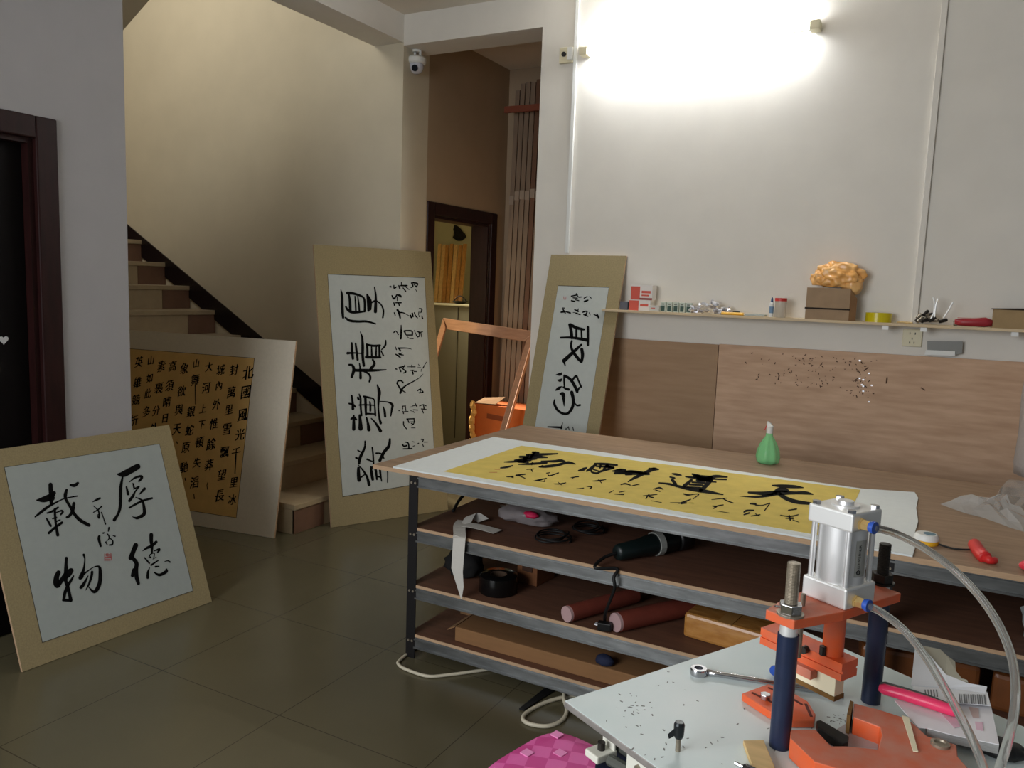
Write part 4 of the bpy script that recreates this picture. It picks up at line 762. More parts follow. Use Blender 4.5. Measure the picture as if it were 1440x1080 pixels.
# ------------------------------------------------------------------ corridor things
# empty moulding frame
TLp, TRp, BRp = at(623, 447, 1, 5.34), at(752, 466, 1, 5.28), at(683, 700, 2, .004)
BLp = BRp+(TLp-TRp); BLp.z = max(BLp.z, .004)
t = thing('picture_frame', 'empty copper coloured picture frame leaning in the corridor opening', 'picture frame', (BLp+BRp)/2)
q = [TLp, TRp, BRp, BLp]; nrm = (TRp-TLp).cross(BLp-TLp).normalized()
if nrm.dot(TLp-CAMP) < 0: nrm = -nrm
for k in range(4):
    A_, B_ = q[k], q[(k+1) % 4]; ctr = sum(q, Vector())/4
    ax = (B_-A_).normalized(); inn = nrm.cross(ax); inn = inn if inn.dot(ctr-A_) > 0 else -inn
    wd = .085 if k in (0, 2) else .05
    MB().hull8([A_, B_, B_+inn*wd-ax*.07, A_+inn*wd+ax*.07], [A_+nrm*.035, B_+nrm*.035, B_+inn*wd-ax*.07+nrm*.018, A_+inn*wd+ax*.07+nrm*.018]).build('frame_rail', M['moulding'], t, bevel=.003)
# carton
A_, B_ = at(668, 567, 1, 5.42), at(768, 574, 1, 5.36); zt = A_.z
dv = (Vector((B_.x, B_.y, 0))-Vector((A_.x, A_.y, 0))).normalized(); pv = Vector((-dv.y, dv.x, 0)); a0_ = Vector((A_.x, A_.y, 0)); b0_ = Vector((min(B_.x, PX-.03), B_.y, 0))
t = thing('orange_carton', 'orange carton standing in the corridor behind the empty frame', 'carton', (a0_+b0_)/2)
MB().prism([a0_, b0_, b0_+pv*.28, a0_+pv*.28], (0, 0, zt)).build('body', M['orange_card'], t, bevel=.003)
f0 = at(690, 582, 1, 5.40); wz = f0.z; mid = a0_+dv*.17
MB().prism([a0_+dv*.12-pv*.002+Vector((0, 0, wz)), a0_+dv*.34-pv*.002+Vector((0, 0, wz-.01)), a0_+dv*.34-pv*.002+Vector((0, 0, wz-.05)), a0_+dv*.12-pv*.002+Vector((0, 0, wz-.04))], pv*.002).build('printed_band', mat('brown_print', (140, 66, 28), .8), t)
MB().prism([a0_+Vector((0, 0, zt)), a0_+dv*.2+Vector((0, 0, zt+.01)), a0_+dv*.22+pv*.1+Vector((0, 0, zt+.06)), a0_+pv*.12+Vector((0, 0, zt+.03))], (0, 0, .004)).build('open_flap', M['card'], t)
fl_ = MB()
for k in range(7):
    zz = zt-.02-.06*k; fl_.blob(a0_+Vector((-.012+.01*math.sin(k*2), -.01, zz)), (.05, .04, .075), k, .3, 3, 2, flat=False)
fl_.build('torn_tape', mat('yellow_clear_tape', (240, 190, 110), .2, bump=.3), t)
# wrapped moulding lengths standing at the end wall
xs = [(713, 718, 735), (721, 723, 722), (730, 732, 0), (739, 741, 0), (748, 749, 0), (757, 757, 0), (766, 765, 0)]
tops = [122, 114, 110, 112, 106, 112, 118]
words = ['leftmost slim plastic wrapped moulding length against the corridor end', 'second wrapped moulding length from the left at the corridor end', 'third wrapped moulding length from the left at the corridor end', 'fourth wrapped moulding length from the left at the corridor end', 'fifth wrapped moulding length from the left at the corridor end', 'sixth wrapped moulding length partly behind the pillar edge', 'last wrapped moulding length hidden mostly behind the pillar']
for k in range(7):
    yy = 5.80 + .03*(k % 2); tpx = at(xs[k][0]+7, tops[k]+6, 1, yy+.09); btx = at(xs[k][1]+1, 600, 1, yy-.02)
    tpx = Vector((-3.215+.047*k, 5.90, min(tpx.z, 3.2))); btx = Vector((tpx.x+.0, 5.80, .6)); d = (tpx-btx); btm = btx-d*((btx.z-.001)/d.z)
    t = thing('wrapped_moulding', words[k], 'moulding', Vector((btm.x, btm.y, 0)), 'wrapped mouldings at the corridor end')
    w_ = .019; f = lambda z: btm+d*((z-btm.z)/d.z)
    mb = MB(); rings = []
    from mathutils import noise
    for j in range(22):
        z = .001+(tpx.z-.001)*j/21; cc = f(z); g = 1+.16*noise.noise(Vector((k*5, z*4, 0)))
        rings.append([mb.bm.verts.new(cc+Vector(v)*g) for v in ((-w_, -.016, 0), (w_, -.016, 0), (w_, .016, 0), (-w_, .016, 0))])
    for R1, R2 in zip(rings, rings[1:]):
        for i in range(4): mb.bm.faces.new((R1[i], R1[(i+1) % 4], R2[(i+1) % 4], R2[i]))
    mb.bm.faces.new(rings[0][::-1]); mb.bm.faces.new(rings[-1])
    mb.build('length', M['wrap'] if k not in (4,) else mat('brown_moulding_length', (110, 78, 58), .5), t)
    zt_ = tpx.z
    MB().box(f(zt_*.72)+Vector((0, -.002, 0)), (.042, .042, .07)).build('film_band', mat('white_stretch_film', (160, 144, 128), .3), t)
a = MB().mm((at(709, 155, 1, 5.74).x, 5.74, at(730, 157, 1, 5.74).z), (PX-.03, 5.765, at(730, 148, 1, 5.74).z)).build('retaining_bar', mat('red_brown_bar', (130, 66, 42), .6)); tag(a, 'red brown wooden bar holding the wrapped mouldings upright', 'bar')
p = at(714, 130, 1, 5.9)
a = MB().mm((p.x-.055, 5.90, 0), (p.x-.02, 5.94, at(714, 125, 1, 5.9).z)).build('dark_gap_strip', M['blacksteel']); tag(a, 'dark strip for the shaded gap in the corner beside the wrapped mouldings', 'gap strip')  # dark strip added for the shade in the gap beside the mouldings
# room beyond: counter, sticks, hanging black thing, tray
cy = 6.35
ct = at(630, 427, 1, cy); xa, xb = at(596, 430, 1, cy).x, XL-.30
t = thing('tall_cabinet', 'grey green tall cabinet seen through the corridor doorway', 'cabinet', Vector(((xa+xb)/2, cy+.3, 0)))
MB().mm((xa, cy, 0), (xb, cy+.6, ct.z-.02)).build('body', mat('grey_green_laminate', (112, 110, 92), .5), t, bevel=.004)
MB().mm((xa-.01, cy-.015, ct.z-.02), (xb, cy+.6, ct.z)).build('top', mat('pale_green_laminate', (176, 172, 140), .4), t, bevel=.003)
MB().mm(((xa+xb)/2-.002, cy-.003, .1), ((xa+xb)/2+.004, cy, ct.z-.03)).build('door_gap', M['black'], t)
sg = mat('gilt_moulding', (176, 128, 70), .4, var=.2, scale=14, stretch=(6, 6, 1)); sg2 = mat('pale_gilt_moulding', (206, 170, 110), .4, var=.15, scale=14, stretch=(6, 6, 1))
nm_ = ['first', 'second', 'third', 'fourth', 'fifth', 'sixth', 'seventh']
for k in range(7):
    b_ = at(613+5.6*k, 424, 1, cy+.22); tt = at(617+6.2*k+(2 if k < 2 else 0), 343+(k % 3), 1, cy+.5); b_.z = ct.z
    ax = (tt-b_).normalized()
    a = MB().prism([b_+Vector((-.017, -.01, 0)), b_+Vector((.017, -.01, 0)), b_+Vector((.017, .012, 0)), b_+Vector((-.017, .012, 0))], tt-b_).build('gilt_moulding', sg2 if k in (0, 1, 4) else sg)
    tag(a, nm_[k]+' gilt moulding from the left standing on the tall cabinet', 'moulding', 'gilt mouldings on the tall cabinet')
c = at(645, 331, 1, 7.27)
a = MB()
for k in range(6):
    an = -.9+.5*k; a.blob(c+Vector((.03*math.cos(an*2), 0, .04*math.sin(an)+.01)), (.13, .03, .07), k, .2, 3, 2, flat=False, R=Matrix.Rotation(an*.5+.6, 3, 'Y'))
a = a.build('dark_fan', mat('dark_leaf', (26, 24, 18), .8)); tag(a, 'dark feathery fan on the wall above the gilt mouldings', 'fan')
c = at(647, 422, 1, cy+.085); c.z = ct.z
t = thing('wok_pan', 'dark pan with a loop handle on the tall cabinet', 'pan', c)
MB().lathe(c, [(.03, 0), (.045, .004), (.078, .028), (.074, .028), (.043, .008), (.03, .005), (.03, 0)], 24).build('bowl', mat('black_iron_pan', (24, 22, 18), .5), t, smooth=True)
MB().tube([c+Vector((-.07+.14*i/8, .0, .026+.05*math.sin(i*math.pi/8))) for i in range(9)], .005, 6).build('handle', mat('black_iron_pan', (0, 0, 0)), t)
# ------------------------------------------------------------------ pneumatic press in the foreground
PZ = .90
UU = Vector((.461, .887, 0)).normalized(); VV = Vector((.887, -.461, 0)).normalized()
c1 = at(1096, 1049, 2, PZ); c2 = at(1240, 820, 2, 1.10); c2 = Vector((c2.x, c2.y, PZ))
def mz(x, y, z): return at(x, y, 2, z)
pr = thing('pneumatic_press', 'orange pneumatic frame press with an aluminium cylinder and blue columns', 'press', Vector(((c1+c2).x/2, (c1+c2).y/2, 0)))
pA, pB = mz(793, 985, PZ), mz(1115, 880, PZ)
wv = .62; pC, pD = pB+VV*wv, pA+VV*wv
pl = MB().prism([p-Vector((0, 0, .012)) for p in (pA, pB, pC, pD)], (0, 0, .012)).build('base_plate', M['plate'], pr, bevel=.002)
pl.data.materials.append(mat('worn_plate_edge', (150, 144, 140), .5, .4, var=.2, scale=30))
for p_ in pl.data.polygons:
    if abs(p_.normal.z) < .5: p_.material_index = 1
rnd = random.Random(5); mk = MB()
for k in range(90):
    x, y = (rnd.gauss(888, 12), rnd.gauss(998, 10)) if k < 22 else ((rnd.uniform(850, 1090), rnd.uniform(940, 1075)) if k < 60 else (rnd.gauss(1180, 18), rnd.gauss(1018, 9)))
    p = mz(x, y, PZ); s = rnd.uniform(.0005, .0016); an = rnd.uniform(0, 3)
    dx = Vector((math.cos(an), math.sin(an), 0))*s*1.8; dy = Vector((-math.sin(an), math.cos(an), 0))*s*.6
    mk.prism([p-dx-dy, p+dx-dy, p+dx+dy, p-dx+dy], (0, 0, .0005))
s_ = mk.build('chips', mat('dark_grit', (124, 128, 126), .8), pl); s_['kind'] = 'stuff'
# under frame
ctr = (pA+pB+pC+pD)/4
fr = MB()
for a_, b_ in ((pA, pB), (pB, pC), (pC, pD), (pD, pA)):
    A_ = ctr+(a_-ctr)*.80; B_ = ctr+(b_-ctr)*.80
    d_ = (B_-A_).normalized(); n_ = Vector((-d_.y, d_.x, 0))*.018
    fr.prism([A_-n_-Vector((0, 0, .052)), B_-n_-Vector((0, 0, .052)), B_+n_-Vector((0, 0, .052)), A_+n_-Vector((0, 0, .052))], (0, 0, .04))
fr.build('under_frame', mat('grey_green_cast_iron', (84, 86, 80), .5, .3), pr)
for p in (pA, pB, pC, pD):
    q = ctr+(p-ctr)*.74; MB().box(Vector((q.x, q.y, .424)), (.05, .05, .848), Matrix.Rotation(math.atan2(UU.y, UU.x), 3, 'Z')).build('leg', M['navy'], pr, bevel=.004)
# white bracket with a socket screw at the left edge
wbm = mat('bracket_white_paint', (222, 220, 208), .45)
Rm_ = Matrix((VV, UU, Vector((0, 0, 1)))).transposed()
bc = mz(846, 1045, .862)
bk = MB(); bk.box(bc+UU*.016+Vector((0, 0, .006)), (.028, .005, .044), Rm_); bk.box(bc+Vector((0, 0, -.016)), (.03, .04, .012), Rm_)
bo = bk.build('bracket', wbm, pr, bevel=.002)
MB().cyl(bc+Vector((0, 0, -.01)), bc+Vector((0, 0, .002)), .006, 12).build('screw', M['iron_dark'], bo)
bd = mz(900, 1078, .868); bk = MB(); bk.box(bd, (.05, .006, .03), Rm_); bo = bk.build('bracket', wbm, pr)
MB().cyl(bd-UU*.003, bd-UU*.008, .004, 10).build('screw', M['iron'], bo)
tc_ = bc+VV*.018-Vector((0, 0, .03)); MB().cyl(tc_-Vector((0, 0, .16)), tc_, .02, 16).build('adjusting_post', M['navy'], pr)
q0 = bc+VV*.02+Vector((0, 0, -.016)); MB().tube([q0, q0+VV*.06+UU*.01], .009, 10).build('linkage_bar', mat('grey_green_cast_iron', (0, 0, 0)), pr)
# columns
for c, lab, zt in ((c1, 0, 1.176), (c2, 1, 1.165)):
    col = MB().cyl(c, c+Vector((0, 0, .171)), .0148, 28).build('column', M['navy'], pr, smooth=True)
    MB().cyl(c+Vector((0, 0, .171)), c+Vector((0, 0, .1985)), .0125, 20).build('bare_shank', M['alu'], col, smooth=True)
    m_ = M['iron'] if lab == 0 else M['iron_dark']
    P, Rr = [], []
    z = 1.098
    while z < zt: P += [Vector((c.x, c.y, z)), Vector((c.x, c.y, z+.0012))]; Rr += [.0094, .0086]; z += .0022
    MB().tube(P, Rr, 16).build('threaded_stud', m_, col)
    nz_ = 1.10; MB().cyl((c.x, c.y, nz_), (c.x, c.y, nz_+.003), .019, 20).build('washer', m_, col)
    MB().cyl((c.x, c.y, nz_+.003), (c.x, c.y, nz_+.017), .0165, 6).build('nut', M['chrome'] if lab == 0 else m_, col, bevel=.001)
# orange top plate
HZ = 1.10
tpx = [(1077, 857), (1117, 872.5), (1186, 860), (1230, 846), (1267.5, 834), (1247, 826.5), (1222, 812), (1150, 822), (1100, 843)]
dusty(MB().prism([mz(x, y, HZ)-Vector((0, 0, .0145)) for x, y in tpx], (0, 0, .0145)).build('top_plate', M['orange_dust'], pr, bevel=.0015))
p = mz(1093, 853, HZ); MB().cyl(p, p+Vector((0, 0, .0006)), .004, 12).build('spare_hole', M['black'], pr)
# cylinder
cf, cl_, crr = mz(1185.7, 859.4, HZ), mz(1128, 836, HZ), mz(1228, 846, HZ)
cc = (cl_+crr)/2; side = .074
cy_ = MB().cyl(cc+Vector((0, 0, .03)), cc+Vector((0, 0, .12)), .0345, 44).build('cylinder_barrel', M['alu_shiny'], pr, smooth=True)
def cap(z0, z1, nm):
    o = MB().box(cc+Vector((0, 0, (z0+z1)/2)), (side, side, z1-z0), Rm_).build(nm, M['alu'], pr, bevel=.003); return o
cap(.0005, .032, 'lower_end_cap'); uc = cap(.116, .1435, 'upper_end_cap')
MB().lathe(cc+Vector((0, 0, .1435)), [(.001, 0), (.02, 0), (.02, .003), (.012, .003), (.011, .008), (.001, .008)], 24).build('cap_boss', M['alu_shiny'], uc, smooth=True)
for sx_ in (-1, 1):
    for sy_ in (-1, 1):
        q = cc+UU*(.029*sx_)+VV*(.029*sy_)
        r_ = MB().cyl(q+Vector((0, 0, .03)), q+Vector((0, 0, .118)), .0042, 12).build('tie_rod', M['alu_shiny'], pr, smooth=True)
        MB().cyl(q+Vector((0, 0, .1435)), q+Vector((0, 0, .148)), .0065, 6).build('tie_nut', M['chrome'], r_)
# label on the barrel, lettering upright
la = MB(); n_ = 8; ang0 = math.atan2((-UU*.0+VV).y, VV.x); A0 = ang0-.42
for i in range(n_):
    a1_, a2_ = A0+.62*i/n_, A0+.62*(i+1)/n_; r_ = .0348
    p1, p2 = cc+Vector((math.cos(a1_)*r_, math.sin(a1_)*r_, 0)), cc+Vector((math.cos(a2_)*r_, math.sin(a2_)*r_, 0))
    la.face([p1+Vector((0, 0, .045)), p2+Vector((0, 0, .045)), p2+Vector((0, 0, .10)), p1+Vector((0, 0, .10))])
lb = la.build('label', mat('silver_label', (176, 176, 170), .35, .5), cy_)
tx = MB(); am = A0+.20
def arc(a_, z, r_=.03495): return cc+Vector((math.cos(a_)*r_, math.sin(a_)*r_, z))
for j, ch in enumerate('SCOVERNUR'):
    aa = am; tg_ = Vector((-math.sin(aa), math.cos(aa), 0))
    glyph(tx, ch, arc(aa, .0585+.0042*j, .0352), Vector((0, 0, 1)), -tg_, .0062)
MBc = [arc(am+.0*k, .052, .0352)+Vector((-math.sin(am), math.cos(am), 0))*.003*math.cos(k*math.pi/8)+Vector((0, 0, .003*math.sin(k*math.pi/8))) for k in range(17)]
tx.tube(MBc, .0006, 5); glyph(tx, 'S', arc(am, .052, .0352), Vector((0, 0, 1)), -Vector((-math.sin(am), math.cos(am), 0)), .004)
tx.build('lettering', M['ink'], cy_)
# air fittings and hoses
def fitting(px, z, hose, rads, lab):
    base = cc+VV*(side/2); q = Vector((base.x, base.y, 0)); p = atp(*px, base, VV)
    f_ = MB().tube([p-VV*.001, p+VV*.003, p+VV*.0035, p+VV*.014], [.0095, .0095, .0082, .0082], 6).build('brass_fitting', M['brass'], pr)
    MB().tube([p+VV*.014, p+VV*.017, p+VV*.0175, p+VV*.022], [.0075, .0075, .009, .009], 20).build('release_collar', M['blue'], f_, smooth=True)
    P = [p+VV*.018]+[atd(x, y, d) for x, y, d in hose]
    h = MB().tube(smooth_path(P), .0056, 14).build('air_hose', M['tube'], pr, smooth='all')
fitting((1211, 737), 0, [(1258, 750, 1.165), (1300, 771, 1.15), (1341, 801, 1.13), (1377, 838, 1.10), (1405, 880, 1.07), (1424, 930, 1.04), (1428, 985, 1.01), (1418, 1040, .99), (1402, 1090, .98)], .006, 0)
fitting((1203, 845), 0, [(1241, 862, 1.155), (1270, 885, 1.14), (1299, 920, 1.11), (1327, 965, 1.075), (1352, 1010, 1.04), (1374, 1055, 1.01), (1388, 1095, .99)], .006, 1)
# ram, cross bar and pad
rc_ = cc.copy()
rp = MB().cyl(Vector((rc_.x, rc_.y, 1.012)), Vector((rc_.x, rc_.y, 1.0855)), .0155, 22).build('ram', M['orange'], pr, smooth=True)
MB().cyl(Vector((c1.x, c1.y, 0))+UU*.045-VV*.012+Vector((0, 0, 1.02)), Vector((c1.x, c1.y, 0))+UU*.045-VV*.012+Vector((0, 0, 1.118)), .0036, 10).build('guide_rod', M['iron'], pr)
bz = 1.012
bar = MB(); o_ = Vector((rc_.x, rc_.y, 0))
def bx(mb, u0, u1, v0, v1, z0, z1): mb.prism([o_+UU*u0+VV*v0+Vector((0, 0, z0)), o_+UU*u1+VV*v0+Vector((0, 0, z0)), o_+UU*u1+VV*v1+Vector((0, 0, z0)), o_+UU*u0+VV*v1+Vector((0, 0, z0))], (0, 0, z1-z0))
bx(bar, -.020, .020, -.118, .030, 1.000, bz); bx(bar, -.017, .017, -.118, .030, .996, 1.000); bx(bar, -.020, .020, -.118, .030, .985, .996)
bar.build('cross_bar', M['orange'], pr)
lb_ = MB(); bx(lb_, -.030, -.013, -.075, -.014, .970, .9851); lb_.build('clamp_block', M['orange_dust'], pr, bevel=.001)
pd = MB(); bx(pd, -.0128, .010, -.075, .017, .953, .9851); pdo = pd.build('press_pad', M['palepad'], pr, bevel=.001)
pd = MB(); bx(pd, -.0135, .011, -.076, .018, .946, .953); pd.build('felt_strip', M['cork'], pdo)
q = o_-UU*.022-VV*.03+Vector((0, 0, 1.012)); MB().cyl(q, q-UU*.01, .006, 10).build('set_screw', M['iron_dark'], pr)
q = o_-UU*.018-VV*.005+Vector((0, 0, 1.012)); MB().cyl(q, q+Vector((0, 0, .014)), .005, 8).build('set_screw', M['iron_dark'], pr)
# left clamp plate
def plate_poly(px, z, th, m, nm, par=pr, bev=.0015): return MB().prism([mz(x, y, z)-Vector((0, 0, th)) for x, y in px], (0, 0, th)).build(nm, m, par, bevel=bev)
lp_ = plate_poly([(1043, 975), (1080, 961.5), (1112, 972), (1136, 986), (1147, 1004), (1145, 1013), (1114, 1013), (1082, 1000)], .913, .0125, M['orange'], 'clamp_plate')
for (x0_, y0_, x1_, y1_) in ((1057, 974, 1090, 990), (1080, 967, 1092, 972), (1113, 982, 1128, 991), (1133, 990, 1141, 1008)):
    A_, B_ = mz(x0_, y0_, .9131), mz(x1_, y1_, .9131); d_ = (B_-A_).normalized(); n_ = Vector((-d_.y, d_.x, 0))*.0022
    MB().prism([A_-n_, B_-n_, B_+n_, A_+n_], (0, 0, .0006)).build('slot', mat('dark_slot', (92, 34, 22), .8), lp_)
p = mz(1076, 983, .913); b_ = MB().cyl(p, p+Vector((0, 0, .009)), .0085, 6); b_.build('bolt_head', M['chrome'], lp_, bevel=.001)
plate_poly([(1148, 1013), (1154, 1012), (1194, 1035), (1193, 1044), (1186, 1046), (1150, 1022)], .918, .014, mat('worn_black_steel', (40, 42, 42), .45, .4, var=.3, scale=60), 'stop_bar')
plate_poly([(1160, 1035), (1200, 1010), (1240, 1042), (1235, 1053), (1169, 1049)], .904, .003, mat('dusty_pale_steel', (176, 170, 172), .5), 'wear_plate')
# forked fence plate at the front right
fp = [(1112, 1026), (1147, 1025.5), (1169, 1049), (1191, 1049), (1235, 1053.5), (1237, 1044), (1240, 1034), (1237, 1022), (1200, 1008), (1201, 988.5), (1234, 997), (1269, 1008), (1283, 1016), (1304, 1035), (1345, 1047), (1347, 1064), (1375, 1095), (1300, 1135), (1186, 1083), (1145, 1071), (1111, 1038)]
fe = dusty(plate_poly(fp, .931, .0295, M['orange_dust'], 'fence_plate'))
A_ = mz(1200.5, 988, .932); B_ = mz(1196, 1008, .932); 
MB().prism([A_-VV*.006-Vector((0, 0, .032)), A_-Vector((0, 0, .032)), B_-Vector((0, 0, .032)), B_-VV*.006-Vector((0, 0, .032))], (0, 0, .033)).build('felt_edge', M['cork'], fe)
p = mz(1322, 1048, .931); MB().lathe(p, [(.001, 0), (.0125, 0), (.0125, .004), (.008, .0045), (.007, .002), (.001, .002)], 24).build('bolt_head', M['iron'], fe)
# bolt standing in the plate, wrench, offcuts
p = mz(953, 1056, PZ)
t = thing('wing_bolt', 'dark wing bolt standing upright in the press plate', 'bolt', p)
MB().cyl(p, p+Vector((0, 0, .022)), .0036, 12).build('shank', M['iron'], t)
MB().tube([p+Vector((0, 0, .02)), p+Vector((0, 0, .024)), p+Vector((0, 0, .04)), p+Vector((0, 0, .044))], [.0055, .0072, .0078, .006], 14).build('head', mat('black_oxide', (40, 44, 46), .35, .5), t)
MB().hull8([p-RT*.006-UU*.003+Vector((0, 0, .034)), p-RT*.006+UU*.003+Vector((0, 0, .034)), p-RT*.014+UU*.0025+Vector((0, 0, .026)), p-RT*.014-UU*.0025+Vector((0, 0, .026))], [p-RT*.001-UU*.003+Vector((0, 0, .026)), p-RT*.001+UU*.003+Vector((0, 0, .026)), p-RT*.012+UU*.0025+Vector((0, 0, .019)), p-RT*.012-UU*.0025+Vector((0, 0, .019))]).build('wing', mat('black_oxide', (0, 0, 0)), t)
A_, B_ = mz(984, 944, PZ+.006), mz(1160, 972, PZ+.006); d_ = (B_-A_).normalized(); n_ = Vector((-d_.y, d_.x, 0))
t = thing('spanner', 'shiny chrome combination spanner lying behind the front column', 'spanner', A_)
MB().tube([A_+d_*.010, A_+d_*.03, A_+d_*.12, B_], [.0055, .005, .005, .006], 12).build('shank', M['chrome'], t, smooth='all')
MB().lathe(A_-d_*.002-Vector((0, 0, .006)), [(.0075, 0), (.0135, 0), (.0145, .003), (.0145, .009), (.0135, .012), (.0075, .012), (.0075, 0)], 24).build('ring_head', M['chrome'], t, smooth=True)
jw = MB()
for s_ in (-1, 1): jw.prism([B_+n_*.003*s_-Vector((0, 0, .003)), B_+d_*.01+n_*.014*s_-Vector((0, 0, .003)), B_+d_*.028+n_*.012*s_-Vector((0, 0, .003)), B_+d_*.026+n_*.006*s_-Vector((0, 0, .003)), B_+d_*.012+n_*.005*s_-Vector((0, 0, .003))], (0, 0, .006))
jw.build('open_jaw', M['chrome'], t)
a = MB().prism([mz(x, y, .908)-Vector((0, 0, .0075)) for x, y in ((1045, 1041), (1074, 1040.5), (1092, 1084), (1061, 1086))], (0, 0, .0078)).build('wood_offcut', M['pinewood'], bevel=.001); tag(a, 'pale pine offcut lying against the front column base', 'offcut')
p0_, p1_ = mz(1034, 1073, .906), mz(1064, 1087, .907)
t = thing('screwdriver', 'dark handled screwdriver at the bottom edge of the press plate', 'screwdriver', p0_)
MB().tube([p0_, p0_+(p1_-p0_)*.4], .0028, 8).build('shaft', M['chrome'], t); MB().tube([p0_+(p1_-p0_)*.4, p0_+(p1_-p0_)*.5, p1_+(p1_-p0_)*.8], [.004, .006, .006], 10).build('handle', M['black'], t)
a = MB().lathe(mz(1090, 938, PZ+.015), [(.001, 0), (.0085, 0), (.0085, .005), (.001, .005)], 18, axis=RT*-.4+fw*-.9).build('blue_cap', M['blue'], smooth=True); tag(a, 'small blue plastic cap beside the front column', 'plug')  # a loose blue cap beside the column
a.location.z = PZ+.001
# torn carton flap and booklet, pink knife, pale splint
t = thing('torn_carton', 'torn white carton with a printed barcode behind the fence plate', 'carton', mz(1330, 960, PZ+.004))
zc = PZ+.036
front = [mz(1281, 965, zc), mz(1287, 908, zc+.03), mz(1300, 914, zc+.03), mz(1330, 950, zc+.012), mz(1360, 962, zc+.008), mz(1388, 967, zc+.006), mz(1386, 976, zc), mz(1330, 968, zc)]
MB().prism(front, (0, 0, .002)).build('white_flap', mat('bright_white_card', (228, 230, 234), .6), t)
back = [mz(1290, 908, zc+.027), mz(1322, 914.5, zc+.027), mz(1330, 922, zc+.024), mz(1343, 932, zc+.02), mz(1344, 945, zc+.016), mz(1352, 955, zc+.012), mz(1360, 958, zc+.012), mz(1362, 963, zc+.006), mz(1330, 952, zc+.01)]
MB().prism(back, (0, 0, .002)).build('grey_back_flap', mat('grey_card_back', (168, 164, 148), .85), t)
ft = [mz(1283, 966, zc), mz(1388, 974, zc), mz(1393, 993, zc), mz(1290, 984, zc)]
MB().prism(ft, (0, 0, .0015)).build('side_panel', mat('bright_white_card', (0, 0, 0)), t)
bc_ = MB()
for k in range(12):
    x = 1348+3.2*k; w_ = (1.6, 1, 2.2)[k % 3]
    bc_.prism([mz(x, 976+.1*k, zc+.002), mz(x+w_, 976+.1*k, zc+.002), mz(x+w_+1.5, 989+.15*k, zc+.002), mz(x+1.5, 989+.15*k, zc+.002)], (0, 0, .0004))
for k in range(5):
    x = 1300+4*k; bc_.prism([mz(x, 970, zc+.002), mz(x+1.6, 970, zc+.002), mz(x+3, 980, zc+.002), mz(x+1.5, 980, zc+.002)], (0, 0, .0004))
bc_.build('barcode_print', mat('grey_barcode_ink', (110, 112, 116), .7), t)
zb = PZ+.030
bk_ = [(1258, 985), (1290, 974), (1330, 985), (1393, 990), (1405, 1047), (1342, 1034), (1304, 1024), (1292, 1023), (1284, 1015)]
t = thing('booklet', 'white printed booklet lying under the pink knife', 'booklet', mz(1330, 1010, PZ))
MB().prism([mz(x, y, zb)-Vector((0, 0, .001)) for x, y in bk_], (0, 0, .0012)).build('cover', mat('white_print_paper', (226, 224, 228), .7), t)
MB().prism([mz(x, y, zb)-Vector((0, 0, .0145)) for x, y in [(1304, 1024), (1405, 1047), (1394, 996), (1300, 990)]], (0, 0, .0135)).build('page_block', mat('grey_page_edges', (146, 146, 144), .8, var=.2, scale=300, stretch=(.2, .2, 8)), t)
for px, m_ in (([(1320, 1000), (1352, 1006), (1350, 1022), (1342, 1024)], mat('pale_pink_print', (220, 184, 200), .7)), ([(1362, 994), (1376, 996), (1377, 1010), (1368, 1009)], mat('brown_pink_print', (196, 172, 168), .7)), ([(1371, 1015), (1382, 1016), (1383, 1028), (1373, 1026)], mat('pale_pink_print', (0, 0, 0)))):
    MB().prism([mz(x, y, zb+.0006) for x, y in px], (0, 0, .0004)).build('printed_patch', m_, t)
zk = zb+.010
A_, B_ = mz(1236, 967, zk), mz(1353, 1004, zk); d_ = (B_-A_).normalized(); n_ = Vector((-d_.y, d_.x, 0))
t = thing('snap_knife', 'pink snap off knife resting on the white booklet', 'knife', (A_+B_)/2)
P = [A_+(B_-A_)*f+n_*.003*math.sin(f*math.pi) for f in (0, .06, .3, .6, .9, 1)]
MB().tube(P, [.005, .0085, .009, .009, .0085, .004], 12).build('handle', M['pink'], t, smooth='all')
MB().tube([p+n_*.0066+Vector((0, 0, .005)) for p in P[:5]], [.002, .0048, .0048, .0045, .001], 8).build('slider_rail', mat('dark_grey_rail', (66, 72, 70), .5), t, smooth='all')
MB().prism([mz(1268, 1007, .933), mz(1278, 1010, .933), mz(1291, 1058, .9325), mz(1284, 1057, .9325)], (0, 0, .0015)).build('x', M['palepad']).name = 'pale_splint'
a = bpy.data.objects['pale_splint']; a.data.name = 'pale_splint'; tag(a, 'pale wooden splint lying across the fence plate', 'splint')
p = mz(1402, 1062, PZ)
a = MB().blob(p+Vector((0, 0, .012)), (.07, .05, .024), 21, .12).build('black_clip', M['black'], smooth='all'); tag(a, 'black clip at the lower right corner of the press plate', 'clip')
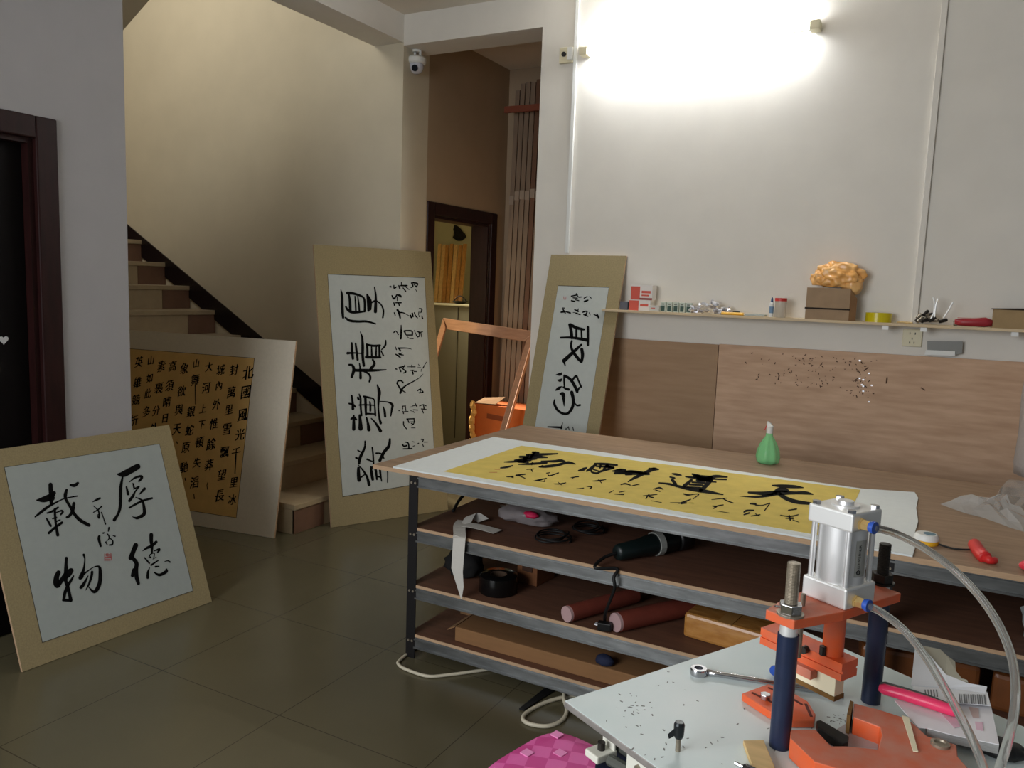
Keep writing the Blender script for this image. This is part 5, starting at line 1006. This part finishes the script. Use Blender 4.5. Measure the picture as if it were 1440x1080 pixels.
# ------------------------------------------------------------------ pink stool
q0 = at(786, 1034, 2, .46); su_ = Vector((.24, .97, 0)).normalized(); sv_ = Vector((.97, -.24, 0)).normalized()
hs = .155; c = q0-su_*(hs*.80)+sv_*(hs*.74); c.z = 0
t = thing('stool', 'square stool with a pink checked cover in the lower foreground', 'stool', c)
m_ = mat('pink_checked_cover', (224, 104, 170), .6); nt = m_.node_tree; b = nt.nodes['Principled BSDF']
tc = nt.nodes.new('ShaderNodeTexCoord'); mp = nt.nodes.new('ShaderNodeMapping'); mp.inputs['Rotation'].default_value = (0, 0, -.24); ck = nt.nodes.new('ShaderNodeTexChecker'); ck.inputs['Scale'].default_value = 22
ck.inputs[1].default_value = (*[lin(v) for v in (222, 98, 170)], 1); ck.inputs[2].default_value = (*[lin(v) for v in (202, 62, 140)], 1)
nt.links.new(tc.outputs['Object'], mp.inputs[0]); nt.links.new(mp.outputs[0], ck.inputs[0]); nt.links.new(ck.outputs[0], b.inputs['Base Color'])
mb = MB(); rings = []
for r_, z in ((.06, .47), (.7, .468), (.93, .464), (1, .452), (1.0, .40)):
    ring = []
    for k in range(48):
        a_ = k*2*math.pi/48; cs, sn = math.cos(a_), math.sin(a_); e_ = 2/4.2
        ring.append(mb.bm.verts.new(c+Vector((0, 0, z))+su_*(hs*r_*math.copysign(abs(cs)**e_, cs))+sv_*(hs*r_*math.copysign(abs(sn)**e_, sn))))
    rings.append(ring)
for A_, B_ in zip(rings, rings[1:]):
    for k in range(48): mb.bm.faces.new((A_[k], A_[(k+1) % 48], B_[(k+1) % 48], B_[k]))
mb.bm.faces.new(rings[0]); mb.bm.faces.new(rings[-1][::-1])
so = mb.build('seat_cover', m_, t, smooth='all')
for i in range(-2, 3):
    for j in range(-2, 3):
        if (i+j) % 2 == 0:
            pc_ = c+su_*(.055*i)+sv_*(.055*j)+Vector((0, 0, .4695))
            if abs(i) < 3: MB().box(pc_, (.024, .024, .003), Matrix((sv_, su_, Vector((0, 0, 1)))).transposed()).build('printed_square', mat('pale_pink_square', (232, 140, 194), .6), so)
for s1 in (-1, 1):
    for s2 in (-1, 1):
        f0 = c+su_*(s1*.12)+sv_*(s2*.12); f1 = c+su_*(s1*.14)+sv_*(s2*.14)
        MB().tube([Vector((f1.x, f1.y, 0)), Vector((f0.x, f0.y, .42))], .014, 12).build('leg', M['pinewood'], t)
